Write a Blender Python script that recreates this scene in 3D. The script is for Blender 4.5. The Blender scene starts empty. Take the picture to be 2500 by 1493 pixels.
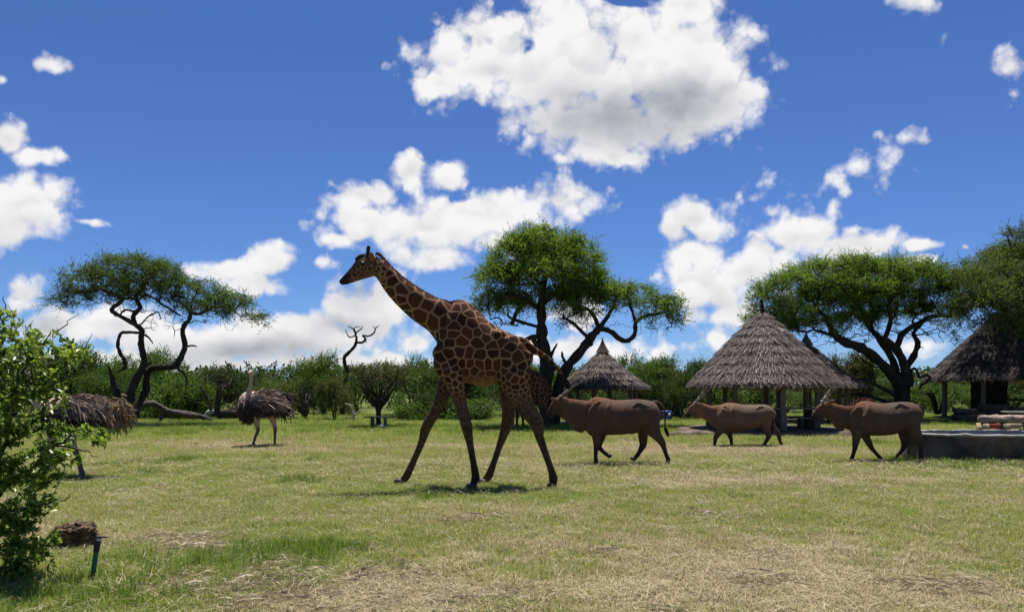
import bpy, math, random
import numpy as np
from mathutils import Vector, kdtree

random.seed(7)
RNG = np.random.default_rng(7)
SC = bpy.context.scene
COL = SC.collection
HORIZON, FOCAL, EYE = 942.0, 1888.0, 1.7          # picture geometry of a 2500 x 1493 frame, camera height in metres

# ------------------------------------------------------------------ camera
cam = bpy.data.cameras.new('camera')
cam.sensor_width = 36.0
cam.sensor_fit = 'HORIZONTAL'
cam.lens = 36.0 * FOCAL / 2500.0
cam.shift_y = (HORIZON - 746.5) / 2500.0
cam.clip_start = 0.1
cam.clip_end = 20000
camo = bpy.data.objects.new('camera', cam)
COL.objects.link(camo)
camo.location = (0, 0, EYE)
camo.rotation_euler = (math.radians(90), 0, 0)
SC.camera = camo

# ------------------------------------------------------------------ sun, exposure
SUN_EL = math.radians(72)
sunvec = Vector((0.03, math.cos(SUN_EL), math.sin(SUN_EL))).normalized()
sl = bpy.data.lights.new('sun', 'SUN')
sl.energy = 5.0
sl.angle = math.radians(0.53)
sl.color = (1.0, 0.955, 0.88)
suno = bpy.data.objects.new('sun', sl)
COL.objects.link(suno)
suno.rotation_euler = (-sunvec).to_track_quat('-Z', 'Y').to_euler()
suno.location = (0, 0, 60)
SC.view_settings.view_transform = 'Standard'
SC.view_settings.look = 'None'
SC.view_settings.exposure = 0.85
SC.view_settings.gamma = 1.0
SC.view_settings.use_curve_mapping = False
SC.cycles.use_denoising = True
SC.cycles.max_bounces = 6
SC.cycles.diffuse_bounces = 3
SC.cycles.glossy_bounces = 2
SC.cycles.transmission_bounces = 4
SC.cycles.transparent_max_bounces = 6
SC.cycles.caustics_reflective = False
SC.cycles.caustics_refractive = False

# ------------------------------------------------------------------ sky with cumulus clouds
world = bpy.data.worlds.new('World')
SC.world = world
world.use_nodes = True
world.cycles.sampling_method = 'MANUAL'
world.cycles.sample_map_resolution = 512
wt = world.node_tree
wt.nodes.clear()


class NT:
    """small helper to write node graphs"""
    def __init__(self, tree):
        self.t = tree

    def n(self, kind, **kw):
        nd = self.t.nodes.new(kind)
        for k, v in kw.items():
            setattr(nd, k, v)
        return nd

    def put(self, sock, v):
        if isinstance(v, bpy.types.NodeSocket):
            self.t.links.new(v, sock)
        else:
            sock.default_value = v

    def math(self, op, a, b=None, c=None, clamp=False):
        nd = self.n('ShaderNodeMath', operation=op, use_clamp=clamp)
        self.put(nd.inputs[0], a)
        if b is not None:
            self.put(nd.inputs[1], b)
        if c is not None:
            self.put(nd.inputs[2], c)
        return nd.outputs[0]

    def vmath(self, op, a, b=None):
        nd = self.n('ShaderNodeVectorMath', operation=op)
        self.put(nd.inputs[0], a)
        if b is not None:
            self.put(nd.inputs[1], b)
        return nd.outputs['Value'] if op in ('LENGTH', 'DOT_PRODUCT', 'DISTANCE') else nd.outputs[0]

    def noise(self, vec, scale, detail=4, rough=0.5, dist=0.0, out='Fac'):
        nd = self.n('ShaderNodeTexNoise')
        if vec is not None:
            self.put(nd.inputs['Vector'], vec)
        nd.inputs['Scale'].default_value = scale
        nd.inputs['Detail'].default_value = detail
        nd.inputs['Roughness'].default_value = rough
        nd.inputs['Distortion'].default_value = dist
        return nd.outputs[out]

    def ramp(self, fac, lo, hi, a=0.0, b=1.0, smooth=True):
        nd = self.n('ShaderNodeMapRange')
        nd.interpolation_type = 'SMOOTHSTEP' if smooth else 'LINEAR'
        nd.clamp = True
        self.put(nd.inputs[0], fac)
        for i, v in enumerate((lo, hi, a, b)):
            self.put(nd.inputs[1 + i], v)
        return nd.outputs[0]

    def mix(self, fac, a, b, blend='MIX'):
        nd = self.n('ShaderNodeMix', data_type='RGBA', blend_type=blend)
        self.put(nd.inputs[0], fac)
        for s, v in ((nd.inputs[6], a), (nd.inputs[7], b)):
            if isinstance(v, (tuple, list)):
                v = (*v[:3], 1.0)
            self.put(s, v)
        return nd.outputs[2]

    def mapping(self, vec, loc=(0, 0, 0), scale=(1, 1, 1)):
        nd = self.n('ShaderNodeMapping')
        self.put(nd.inputs[0], vec)
        nd.inputs[1].default_value = loc
        nd.inputs[3].default_value = scale
        return nd.outputs[0]


def build_sky():
    g = NT(wt)
    sky = g.n('ShaderNodeTexSky', sky_type='NISHITA', sun_disc=False)
    sky.sun_elevation = SUN_EL
    sky.sun_rotation = math.atan2(sunvec.x, sunvec.y)
    sky.altitude = 900
    sky.air_density = 0.9
    sky.dust_density = 0.1
    sky.ozone_density = 3.0
    skycol = g.mix(1.0, sky.outputs[0], (0.54, 0.75, 1.14), 'MULTIPLY')
    tc = g.n('ShaderNodeTexCoord')
    d = tc.outputs['Generated']
    sep = g.n('ShaderNodeSeparateXYZ')
    g.put(sep.inputs[0], d)
    x, y, z = sep.outputs
    ys = g.math('MAXIMUM', y, 0.12)
    comb = g.n('ShaderNodeCombineXYZ')
    g.put(comb.inputs[0], g.math('DIVIDE', x, ys))
    g.put(comb.inputs[1], g.math('DIVIDE', z, ys))
    uv = comb.outputs[0]                                   # where a direction meets a far vertical plane to the north
    # warp the outlines
    w1 = g.noise(uv, 7.0, 3, 0.55, out='Color')
    w1 = g.vmath('SUBTRACT', w1, (0.5, 0.5, 0.5))
    sc1 = g.n('ShaderNodeVectorMath', operation='SCALE')
    g.put(sc1.inputs[0], w1)
    sc1.inputs['Scale'].default_value = 0.05
    uvw = g.vmath('ADD', uv, sc1.outputs[0])
    flat = g.n('ShaderNodeVectorMath', operation='MULTIPLY')
    g.put(flat.inputs[0], uvw)
    flat.inputs[1].default_value = (1, 1, 0)
    uvw = flat.outputs[0]

    sepw = g.n('ShaderNodeSeparateXYZ')
    g.put(sepw.inputs[0], uvw)
    uw, vw = sepw.outputs[0], sepw.outputs[1]

    def field(blobs):
        acc = None
        for (px, py, rx, ry, s) in blobs:
            u, v = (px - 1250) / FOCAL, (HORIZON - py) / FOCAL
            a, b = FOCAL / rx, FOCAL / ry
            cb_ = g.n('ShaderNodeCombineXYZ')               # the running value rides along so that the blobs are worked one by one
            g.put(cb_.inputs[0], uw)
            g.put(cb_.inputs[1], vw)
            if acc is not None:
                g.put(cb_.inputs[2], acc)
            m = g.n('ShaderNodeVectorMath', operation='MULTIPLY_ADD')
            g.put(m.inputs[0], cb_.outputs[0])
            m.inputs[1].default_value = (a, b, 0)
            m.inputs[2].default_value = (-u * a, -v * b, 0)
            ln = g.vmath('LENGTH', m.outputs[0])
            val = g.math('MULTIPLY_ADD', ln, -s * 0.5, s)   # s in the middle, s/2 at the rim, 0 at twice the radius
            acc = g.math('SMOOTH_MAX', 0.0 if acc is None else acc, val, 0.10)
        return acc

    clouds = [
        # great cumulus overhead
        (1430, 150, 300, 130, 1), (1195, 150, 165, 92, 1), (1075, 195, 70, 42, .95), (1150, 60, 80, 42, .9),
        (1700, 150, 140, 130, 1), (1690, 15, 95, 60, 1), (1380, 30, 80, 60, .9), (1480, 290, 200, 95, 1), (1650, 250, 150, 100, 1),
        (1500, 375, 90, 28, .95),
        # broad middle bank
        (1000, 415, 40, 45, .9), (1090, 430, 45, 34, .9), (880, 490, 70, 40, .95), (890, 550, 110, 48, 1),
        (1040, 560, 170, 50, 1), (1190, 520, 160, 50, 1), (1360, 485, 120, 42, .95), (830, 590, 50, 20, .9), (1060, 640, 90, 34, .95),
        (1240, 600, 110, 40, .9),
        # left edge
        (20, 330, 60, 38, 1), (110, 375, 80, 26, .95), (55, 500, 105, 62, 1), (0, 560, 80, 45, 1), (205, 540, 45, 9, .72),
        (125, 148, 42, 20, .8), (5, 187, 14, 12, .7),
        # behind the left tree
        (655, 640, 80, 38, 1), (540, 670, 80, 28, .95), (610, 695, 90, 26, .9), (790, 640, 40, 16, .75),
        (65, 725, 42, 38, .95), (120, 800, 90, 48, .95), (300, 800, 210, 48, 1), (560, 830, 240, 62, 1), (790, 815, 140, 52, 1),
        (880, 750, 75, 65, 1), (950, 720, 60, 55, .95), (1020, 830, 45, 34, .95), (500, 885, 620, 30, .95), (1400, 850, 260, 36, .85),
        (925, 855, 18, 16, .75),
        # right bank
        (1700, 530, 95, 55, 1), (1640, 560, 45, 42, .95), (1655, 690, 42, 38, .95), (1730, 700, 95, 62, 1), (1830, 660, 120, 52, 1),
        (1955, 585, 70, 42, 1), (2060, 620, 60, 44, 1), (2130, 605, 90, 32, 1), (2240, 605, 52, 14, .85), (2350, 608, 16, 8, .7),
        (1750, 830, 40, 32, .95), (1800, 770, 130, 44, .9), (1420, 760, 60, 30, .8), (2240, 640, 50, 16, .8), (2250, 840, 60, 30, .75),
        # wisps
        (2215, 345, 56, 26, .56), (2190, 400, 40, 60, .58), (2235, 412, 55, 26, .56), (2165, 450, 34, 44, .50), (2095, 420, 40, 34, .56),
        (2050, 450, 30, 34, .54), (2030, 505, 24, 46, .52), (1875, 445, 40, 30, .46), (1862, 487, 36, 26, .46), (1945, 480, 44, 30, .50),
        (1905, 522, 50, 22, .52), (2235, 10, 60, 26, .80), (2475, 165, 40, 40, .85), (2470, 230, 40, 36, .50),
        # joins of the banks
        (1300, 190, 120, 60, .95), (1250, 60, 90, 40, .85), (1560, 90, 140, 80, 1), (1780, 200, 80, 70, .95), (1690, 620, 90, 40, .95), (1880, 620, 70, 40, .95),
    ]
    M = field(clouds)
    # hollows through which blue shows
    holes = field([(1290, 112, 22, 26, .8), (1530, 5, 60, 12, .9), (1115, 480, 40, 20, .7), (640, 760, 50, 20, .5)])
    M = g.math('MULTIPLY_ADD', g.math('MAXIMUM', g.math('SUBTRACT', holes, 0.35), 0.0), -0.9, M)
    # the rest of the sky goes on with similar broken cumulus
    zs = g.math('ADD', g.math('MAXIMUM', z, 0.0), 0.22)
    comb2 = g.n('ShaderNodeCombineXYZ')
    g.put(comb2.inputs[0], g.math('DIVIDE', x, zs))
    g.put(comb2.inputs[1], g.math('DIVIDE', y, zs))
    far = g.ramp(g.noise(comb2.outputs[0], 1.6, 3, 0.5), 0.48, 0.80, 0.0, 1.0)
    au = g.math('ABSOLUTE', g.math('DIVIDE', x, ys))
    out1 = g.ramp(au, 0.70, 0.86)
    out2 = g.ramp(g.math('DIVIDE', z, ys), 0.53, 0.68)
    out3 = g.ramp(y, 0.30, 0.14)
    outside = g.math('MAXIMUM', g.math('MAXIMUM', out1, out2), out3)
    M = g.math('MAXIMUM', g.math('MULTIPLY', M, g.math('SUBTRACT', 1.0, outside)), g.math('MULTIPLY', far, outside))
    n1 = g.noise(d, 15.0, 7, 0.60, 0.2)

    wv = g.n('ShaderNodeVectorMath', operation='MULTIPLY_ADD')
    g.put(wv.inputs[0], g.noise(d, 34.0, 4, 0.6, out='Color'))
    wv.inputs[1].default_value = (0.034, 0.034, 0.034)
    g.put(wv.inputs[2], d)
    dw = wv.outputs[0]

    def puffs(vec, scl, k):
        vo = g.n('ShaderNodeTexVoronoi', feature='F1')
        g.put(vo.inputs['Vector'], vec)
        vo.inputs['Scale'].default_value = scl
        return g.math('MULTIPLY', g.math('SUBTRACT', 0.45, vo.outputs['Distance']), k)
    p0 = puffs(dw, 28.0, 0.62)
    nn = g.math('ADD', g.math('MULTIPLY', g.math('SUBTRACT', n1, 0.5), 1.05), g.math('ADD', p0, puffs(dw, 72.0, 0.28)))
    D = g.math('MULTIPLY_ADD', M, 1.25, nn)
    alpha = g.ramp(D, 0.35, 0.84)
    pu = puffs(g.vmath('ADD', dw, (0.0, 0.0, 0.009)), 28.0, 0.62)
    n1u = g.noise(g.vmath('ADD', d, (0.0, 0.0, 0.022)), 15.0, 2, 0.55, 0.2)
    relief = g.math('ADD', g.math('MULTIPLY', g.math('SUBTRACT', pu, p0), 0.9), g.math('SUBTRACT', n1u, g.noise(d, 15.0, 2, 0.55, 0.2)))   # more cloud above: shaded
    grey = field([(1520, 285, 210, 75, 1), (1660, 245, 130, 60, 1), (1400, 225, 140, 50, .7), (1190, 165, 90, 30, .5), (60, 545, 90, 30, .5), (880, 700, 90, 70, .75),
                  (600, 850, 330, 40, .8), (860, 790, 140, 40, .7), (1010, 600, 170, 30, .45), (1700, 575, 70, 24, .55), (1760, 745, 120, 40, .5), (640, 690, 80, 24, .5), (110, 790, 80, 50, .6)])
    gsh = g.math('MULTIPLY', g.ramp(g.math('ADD', grey, g.math('MULTIPLY', nn, 0.14)), 0.15, 1.0), 0.46)
    dsh = g.ramp(M, 0.75, 1.1, 0.0, 0.10)
    shade = g.math('ADD', g.math('ADD', gsh, dsh), g.math('MULTIPLY', g.math('MINIMUM', g.math('MAXIMUM', relief, -0.06), 0.25), 0.50))
    bright = g.math('MULTIPLY', g.math('SUBTRACT', 1.0, shade), 1.0)
    white = g.mix(g.math('MULTIPLY', shade, 1.6, clamp=True), (1.0, 0.985, 0.985), (0.86, 0.90, 1.0))
    cb = g.n('ShaderNodeVectorMath', operation='SCALE')
    g.put(cb.inputs[0], white)
    g.put(cb.inputs['Scale'], g.math('MULTIPLY', bright, 9.7))
    upm = g.ramp(z, -0.01, 0.02)
    final = g.mix(g.math('MULTIPLY', alpha, upm), skycol, cb.outputs[0])
    bg = g.n('ShaderNodeBackground')
    g.put(bg.inputs[0], final)
    bg.inputs[1].default_value = 0.052
    o = g.n('ShaderNodeOutputWorld')
    wt.links.new(bg.outputs[0], o.inputs[0])


build_sky()

# ------------------------------------------------------------------ helpers
def W(px, py, Y):
    """point seen at picture position px,py that stands Y metres north of the camera"""
    return Vector(((px - 1250) / FOCAL * Y, Y, EYE - (py - HORIZON) / FOCAL * Y))


def gy(py):
    return EYE * FOCAL / (py - HORIZON)


def make_mesh(name, V, F, smooth=False):
    """V (n,3); F list of arrays (m,k) or one array"""
    me = bpy.data.meshes.new(name)
    V = np.asarray(V, dtype=np.float32).reshape(-1, 3)
    if isinstance(F, np.ndarray):
        F = [F]
    F = [np.asarray(f, dtype=np.int32) for f in F if len(f)]
    nl = sum(f.size for f in F)
    nf = sum(len(f) for f in F)
    me.vertices.add(len(V))
    me.vertices.foreach_set('co', V.ravel())
    me.loops.add(nl)
    me.loops.foreach_set('vertex_index', np.concatenate([f.ravel() for f in F]))
    me.polygons.add(nf)
    tot = np.concatenate([np.full(len(f), f.shape[1], dtype=np.int32) for f in F])
    st = np.concatenate([[0], np.cumsum(tot)[:-1]]).astype(np.int32)
    me.polygons.foreach_set('loop_start', st)
    me.polygons.foreach_set('loop_total', tot)
    if smooth:
        me.polygons.foreach_set('use_smooth', np.ones(nf, dtype=bool))
    me.update(calc_edges=True)
    return me


def tag(o, label=None, cat=None, group=None, kind=None):
    for k, v in (('label', label), ('category', cat), ('group', group), ('kind', kind)):
        if v:
            o[k] = v
    return o


def root(name, loc, label, cat, group=None, kind=None):
    o = bpy.data.objects.new(name, None)
    o.empty_display_size = 0.2
    o.location = loc
    COL.objects.link(o)
    return tag(o, label, cat, group, kind)


def top_of(o):
    while o.parent is not None:
        o = o.parent
    return o


def link(name, me, mat, parent=None, loc=None):
    o = bpy.data.objects.new(name, me)
    if mat is not None:
        me.materials.clear()
        me.materials.append(mat)
    COL.objects.link(o)
    if parent is not None:
        o.parent = parent
    if loc is not None:
        o.location = loc
    return o


def part(name, V, F, mat, parent=None, smooth=False):
    """mesh given in world coordinates; becomes a child of parent (all parts keep the root's origin)"""
    V = np.asarray(V, dtype=np.float64).reshape(-1, 3)
    if parent is not None:
        V = V - np.array(top_of(parent).location)[None]
    return link(name, make_mesh(name, V, F, smooth), mat, parent)


class Geo:
    """collects geometry for one mesh"""
    def __init__(self):
        self.V, self.F, self.n = [], {}, 0

    def add(self, V, F):
        V = np.asarray(V, dtype=np.float64).reshape(-1, 3)
        if not isinstance(F, (list, tuple)):
            F = [F]
        for f in F:
            f = np.asarray(f, dtype=np.int64)
            if len(f):
                self.F.setdefault(f.shape[1], []).append(f + self.n)
        self.V.append(V)
        self.n += len(V)
        return self

    def get(self):
        return np.concatenate(self.V), [np.concatenate(v) for v in self.F.values()]

    def part(self, name, mat, parent=None, smooth=False):
        V, F = self.get()
        return part(name, V, F, mat, parent, smooth)


def box_vf(c, s, rz=0.0, jit=0.0):
    sx, sy, sz = [v / 2 for v in s]
    V = np.array([(a * sx, b * sy, k * sz) for k in (-1, 1) for b in (-1, 1) for a in (-1, 1)], float)
    if jit:
        V += RNG.normal(0, jit, V.shape)
    ca, sa = math.cos(rz), math.sin(rz)
    V[:, :2] = V[:, :2] @ np.array([[ca, sa], [-sa, ca]])
    F = np.array([(0, 2, 3, 1), (4, 5, 7, 6), (0, 1, 5, 4), (2, 6, 7, 3), (0, 4, 6, 2), (1, 3, 7, 5)])
    return V + np.array(c), F


def catmull(P, sub):
    P = np.asarray(P, float)
    if len(P) < 3 or sub <= 1:
        return P
    E = np.vstack([2 * P[0] - P[1], P, 2 * P[-1] - P[-2]])
    out = []
    for i in range(1, len(E) - 2):
        p0, p1, p2, p3 = E[i - 1], E[i], E[i + 1], E[i + 2]
        for k in range(sub):
            t = k / sub
            out.append(0.5 * ((2 * p1) + (-p0 + p2) * t + (2 * p0 - 5 * p1 + 4 * p2 - p3) * t * t + (-p0 + 3 * p1 - 3 * p2 + p3) * t ** 3))
    out.append(P[-1])
    return np.array(out)


def loft(C, RN, RD, sides=14, vertical=False, round_ends=True, ref=(0, 1, 0)):
    """closed tube through centres C with radii RN (in the plane across ref) and RD (along ref)"""
    C = np.asarray(C, float)
    RN = np.asarray(RN, float)
    RD = np.asarray(RD, float)
    T = np.gradient(C, axis=0)
    T /= np.linalg.norm(T, axis=1)[:, None] + 1e-9
    if round_ends:
        def cap(c, t, rn, rd, sgn):
            cs, a, b = [], [], []
            for f in (0.35, 0.7, 0.93):
                k = math.sqrt(max(0.0, 1 - f * f))
                cs.append(c + t * sgn * f * 0.8 * min(rn, rd))
                a.append(rn * k)
                b.append(rd * k)
            return cs, a, b
        c0, a0, b0 = cap(C[0], T[0], RN[0], RD[0], -1)
        c1, a1, b1 = cap(C[-1], T[-1], RN[-1], RD[-1], 1)
        C = np.vstack([c0[::-1], C, c1])
        RN = np.concatenate([a0[::-1], RN, a1])
        RD = np.concatenate([b0[::-1], RD, b1])
        T = np.vstack([[T[0]] * 3, T, [T[-1]] * 3])
    ref = np.array(ref, float)
    D = ref[None] - T * (T @ ref)[:, None]
    D /= np.linalg.norm(D, axis=1)[:, None] + 1e-9
    N = np.cross(D, T)
    if vertical:
        D = np.tile(ref, (len(C), 1))
        N = np.tile(np.array([0, 0, 1.0]), (len(C), 1))
    a = np.linspace(0, 2 * math.pi, sides, endpoint=False)
    V = C[:, None] + np.cos(a)[None, :, None] * (RN[:, None] * N)[:, None] + np.sin(a)[None, :, None] * (RD[:, None] * D)[:, None]
    m = len(C)
    i = np.arange(m - 1)[:, None] * sides
    j = np.arange(sides)[None]
    j2 = (j + 1) % sides
    Q = np.stack([i + j, i + j2, i + sides + j2, i + sides + j], -1).reshape(-1, 4)
    V = V.reshape(-1, 3)
    n = len(V)
    V = np.vstack([V, C[0], C[-1]])
    t0 = np.array([(n, (k + 1) % sides, k) for k in range(sides)])
    o = (m - 1) * sides
    t1 = np.array([(n + 1, o + k, o + (k + 1) % sides) for k in range(sides)])
    return V, [Q, np.vstack([t0, t1])]


def tube(P, R, sides=8, sub=4):
    """round tube through world points"""
    A = np.hstack([np.asarray(P, float), np.asarray(R, float)[:, None]])
    A = catmull(A, sub)
    ref = (0.13, 0.99, 0.05)
    t = A[-1, :3] - A[0, :3]
    if abs(t[1]) > 0.85 * np.linalg.norm(t):
        ref = (1.0, 0.1, 0.1)
    r = np.maximum(A[:, 3], 1e-4)
    return loft(A[:, :3], r, r, sides, ref=np.array(ref) / np.linalg.norm(ref))


def lathe(c, prof, sides=24, wob=0.0):
    """prof: (radius, z)"""
    a = np.linspace(0, 2 * math.pi, sides, endpoint=False)
    V = []
    for r, zz in prof:
        rr = r * (1 + (RNG.normal(0, wob, sides) if wob else 0))
        V.append(np.stack([c[0] + rr * np.cos(a), c[1] + rr * np.sin(a), np.full(sides, c[2] + zz)], -1))
    V = np.concatenate(V)
    m = len(prof)
    i = np.arange(m - 1)[:, None] * sides
    j = np.arange(sides)[None]
    j2 = (j + 1) % sides
    return V, np.stack([i + j, i + j2, i + sides + j2, i + sides + j], -1).reshape(-1, 4)


def ellipsoid(c, r, nu=14, nv=9):
    V, Q = [], []
    for i in range(nv):
        t = math.pi * (i + 0.5) / nv
        V.append([(c[0] + r[0] * math.sin(t) * math.cos(p), c[1] + r[1] * math.sin(t) * math.sin(p), c[2] + r[2] * math.cos(t))
                  for p in np.linspace(0, 2 * math.pi, nu, endpoint=False)])
    V = np.array(V).reshape(-1, 3)
    n = len(V)
    V = np.vstack([V, (c[0], c[1], c[2] + r[2]), (c[0], c[1], c[2] - r[2])])
    for i in range(nv - 1):
        for j in range(nu):
            Q.append((i * nu + j, (i + 1) * nu + j, (i + 1) * nu + (j + 1) % nu, i * nu + (j + 1) % nu))
    T = [(n, j, (j + 1) % nu) for j in range(nu)] + [(n + 1, (nv - 1) * nu + (j + 1) % nu, (nv - 1) * nu + j) for j in range(nu)]
    return V, [np.array(Q), np.array(T)]


def fuse(geo, voxel, smooth=4, fac=0.5):
    """one continuous skin out of overlapping closed shapes"""
    V, F = geo.get()
    me = make_mesh('skin', V, F)
    o = bpy.data.objects.new('skin', me)
    COL.objects.link(o)
    m = o.modifiers.new('r', 'REMESH')
    m.mode = 'VOXEL'
    m.voxel_size = voxel
    m.use_smooth_shade = True
    s = o.modifiers.new('s', 'SMOOTH')
    s.factor = fac
    s.iterations = smooth
    dg = bpy.context.evaluated_depsgraph_get()
    ev = o.evaluated_get(dg)
    res = bpy.data.meshes.new_from_object(ev)
    bpy.data.objects.remove(o)
    bpy.data.meshes.remove(me)
    return res


def verts_of(me):
    a = np.empty(len(me.vertices) * 3, dtype=np.float32)
    me.vertices.foreach_get('co', a)
    return a.reshape(-1, 3).astype(np.float64)


def set_attr(me, name, vals):
    at = me.attributes.new(name, 'FLOAT', 'POINT')
    at.data.foreach_set('value', np.asarray(vals, dtype=np.float32))


def vnoise(P, scale, seed=0):
    """smooth value noise in 2 or 3 dimensions, 0..1"""
    P = np.asarray(P, float) * scale + 100.0
    i = np.floor(P).astype(np.int64)
    f = P - i
    f = f * f * (3 - 2 * f)
    k = P.shape[1]
    out = np.zeros(len(P))
    for c in range(2 ** k):
        w = np.ones(len(P))
        h = np.full(len(P), seed * 7919 + 17, dtype=np.int64)
        for ax in range(k):
            b = (c >> ax) & 1
            w *= f[:, ax] if b else 1 - f[:, ax]
            h = h * 73856093 + (i[:, ax] + b) * (19349663 + ax * 83492791)
            h ^= (h >> 13)
        r = ((h * 1103515245 + 12345) & 0x7fffffff) / 0x7fffffff
        out += w * r
    return out


def fbm(P, scale, octs=4, seed=0):
    s, a, t = 0, 1.0, 0
    for k in range(octs):
        s = s + a * vnoise(P, scale * 2 ** k, seed + k)
        t += a
        a *= 0.5
    return s / t


# ------------------------------------------------------------------ materials
MATS = {}


def new_mat(name):
    m = bpy.data.materials.new(name)
    m.use_nodes = True
    m.node_tree.nodes.clear()
    MATS[name] = m
    return m, NT(m.node_tree)


def finish(g, col, rough=0.8, bump=None, bstr=0.3, bdist=0.02, spec=0.3, transl=None):
    b = g.n('ShaderNodeBsdfPrincipled')
    if isinstance(col, (tuple, list)):
        col = (*col[:3], 1.0)
    g.put(b.inputs['Base Color'], col)
    g.put(b.inputs['Roughness'], rough)
    b.inputs['Specular IOR Level'].default_value = spec
    if bump is not None:
        bn = g.n('ShaderNodeBump')
        bn.inputs['Strength'].default_value = bstr
        bn.inputs['Distance'].default_value = bdist
        g.put(bn.inputs['Height'], bump)
        g.t.links.new(bn.outputs[0], b.inputs['Normal'])
    o = g.n('ShaderNodeOutputMaterial')
    sh = b.outputs[0]
    if transl is not None:
        tr = g.n('ShaderNodeBsdfTranslucent')
        tcol, amt = transl
        if isinstance(tcol, (tuple, list)):
            tcol = (*tcol[:3], 1.0)
        g.put(tr.inputs[0], tcol)
        mx = g.n('ShaderNodeMixShader')
        mx.inputs[0].default_value = amt
        g.t.links.new(sh, mx.inputs[1])
        g.t.links.new(tr.outputs[0], mx.inputs[2])
        sh = mx.outputs[0]
    g.t.links.new(sh, o.inputs[0])


def obj_coord(g):
    return g.n('ShaderNodeTexCoord').outputs['Object']


def island(g):
    return g.n('ShaderNodeNewGeometry').outputs['Random Per Island']


def leaf_mat(name, c1, c2, c3, transl=0.35, rough=0.6, spec=0.12, instance=False, tint=(1.55, 1.5, 0.7)):
    m, g = new_mat(name)
    r = island(g)
    col = g.mix(g.ramp(r, 0.0, 0.7), c1, c2)
    col = g.mix(g.ramp(r, 0.75, 1.0), col, c3)
    if instance:
        r2 = g.n('ShaderNodeObjectInfo').outputs['Random']
        col = g.mix(g.math('MULTIPLY', r2, 0.45), col, c3)
    big = g.noise(g.n('ShaderNodeNewGeometry').outputs['Position'], 0.9, 2)
    col = g.mix(g.ramp(big, 0.42, 0.66, 0.0, 0.45), col, c3)
    tcol = g.mix(1.0, col, tint, 'MULTIPLY')
    finish(g, col, rough, spec=spec, transl=(tcol, transl))
    return m


def wood_mat(name, c1, c2, scale=6.0, bstr=0.9, stretch=(1, 1, 0.25), rough=0.9):
    m, g = new_mat(name)
    v = g.mapping(obj_coord(g), (0, 0, 0), stretch)
    n = g.noise(v, scale, 6, 0.65)
    n2 = g.noise(v, scale * 5, 4, 0.6)
    col = g.mix(g.ramp(n, 0.3, 0.7), c1, c2)
    col = g.mix(g.ramp(n2, 0.35, 0.75, 0.0, 0.5), col, c1)
    finish(g, col, rough, g.math('ADD', n, g.math('MULTIPLY', n2, 0.5)), bstr, 0.03, spec=0.15)
    return m


def thatch_mat(name, c1, c2, c3):
    m, g = new_mat(name)
    r = island(g)
    n = g.noise(obj_coord(g), 1.3, 4, 0.6)
    col = g.mix(g.ramp(r, 0.0, 1.0), c1, c2)
    col = g.mix(g.ramp(r, 0.86, 1.0), col, c3)
    col = g.mix(g.ramp(n, 0.5, 0.75, 0.0, 0.55), col, c1)
    finish(g, col, 0.75, spec=0.2)
    return m


def plain_mat(name, c1, c2, scale=8.0, rough=0.8, bstr=0.2, spec=0.3, detail=5):
    m, g = new_mat(name)
    n = g.noise(obj_coord(g), scale, detail, 0.6)
    finish(g, g.mix(g.ramp(n, 0.3, 0.7), c1, c2), rough, n, bstr, 0.02, spec=spec)
    return m


leaf_mat('acacia_dark', (0.040, 0.080, 0.016), (0.075, 0.132, 0.026), (0.110, 0.160, 0.036), 0.38)
leaf_mat('acacia_bright', (0.056, 0.108, 0.013), (0.108, 0.188, 0.022), (0.160, 0.235, 0.036), 0.40)
leaf_mat('acacia_mid', (0.045, 0.075, 0.014), (0.085, 0.130, 0.024), (0.125, 0.155, 0.040), 0.34)
leaf_mat('acacia_olive', (0.050, 0.062, 0.020), (0.085, 0.100, 0.030), (0.110, 0.115, 0.045), 0.30)
leaf_mat('scrub_bright', (0.032, 0.066, 0.012), (0.064, 0.116, 0.019), (0.095, 0.148, 0.028), 0.30)
leaf_mat('scrub_dark', (0.022, 0.040, 0.011), (0.040, 0.068, 0.016), (0.064, 0.092, 0.024), 0.26)
leaf_mat('bush_leaf', (0.060, 0.105, 0.016), (0.120, 0.192, 0.028), (0.250, 0.320, 0.055), 0.46, 0.34, 0.4)
leaf_mat('grass_green', (0.100, 0.152, 0.030), (0.190, 0.245, 0.060), (0.320, 0.330, 0.128), 0.30, instance=True)
leaf_mat('grass_straw', (0.215, 0.172, 0.095), (0.31, 0.256, 0.146), (0.44, 0.375, 0.225), 0.18, 0.6, instance=True, tint=(1, .95, .85))
leaf_mat('grass_bright', (0.070, 0.128, 0.023), (0.120, 0.190, 0.038), (0.185, 0.235, 0.062), 0.34, instance=True)
leaf_mat('hay', (0.23, 0.185, 0.118), (0.32, 0.265, 0.175), (0.46, 0.395, 0.28), 0.2, 0.6, instance=True, tint=(1, .95, .85))
wood_mat('bark_dark', (0.020, 0.016, 0.013), (0.060, 0.048, 0.040))
wood_mat('bark_grey', (0.042, 0.034, 0.029), (0.11, 0.092, 0.080))
wood_mat('bark_twig', (0.035, 0.026, 0.022), (0.085, 0.065, 0.055))
wood_mat('post_wood', (0.085, 0.070, 0.060), (0.185, 0.160, 0.140), 5.0, 0.5, (1, 1, 0.15))
wood_mat('log_bleached', (0.22, 0.19, 0.16), (0.48, 0.44, 0.38), 7.0, 0.5, (0.3, 1, 1))
wood_mat('log_pink', (0.17, 0.115, 0.092), (0.40, 0.305, 0.25), 5.0, 1.0, (0.5, 1, 1))
thatch_mat('thatch', (0.048, 0.038, 0.034), (0.195, 0.158, 0.143), (0.40, 0.335, 0.31))
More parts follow.
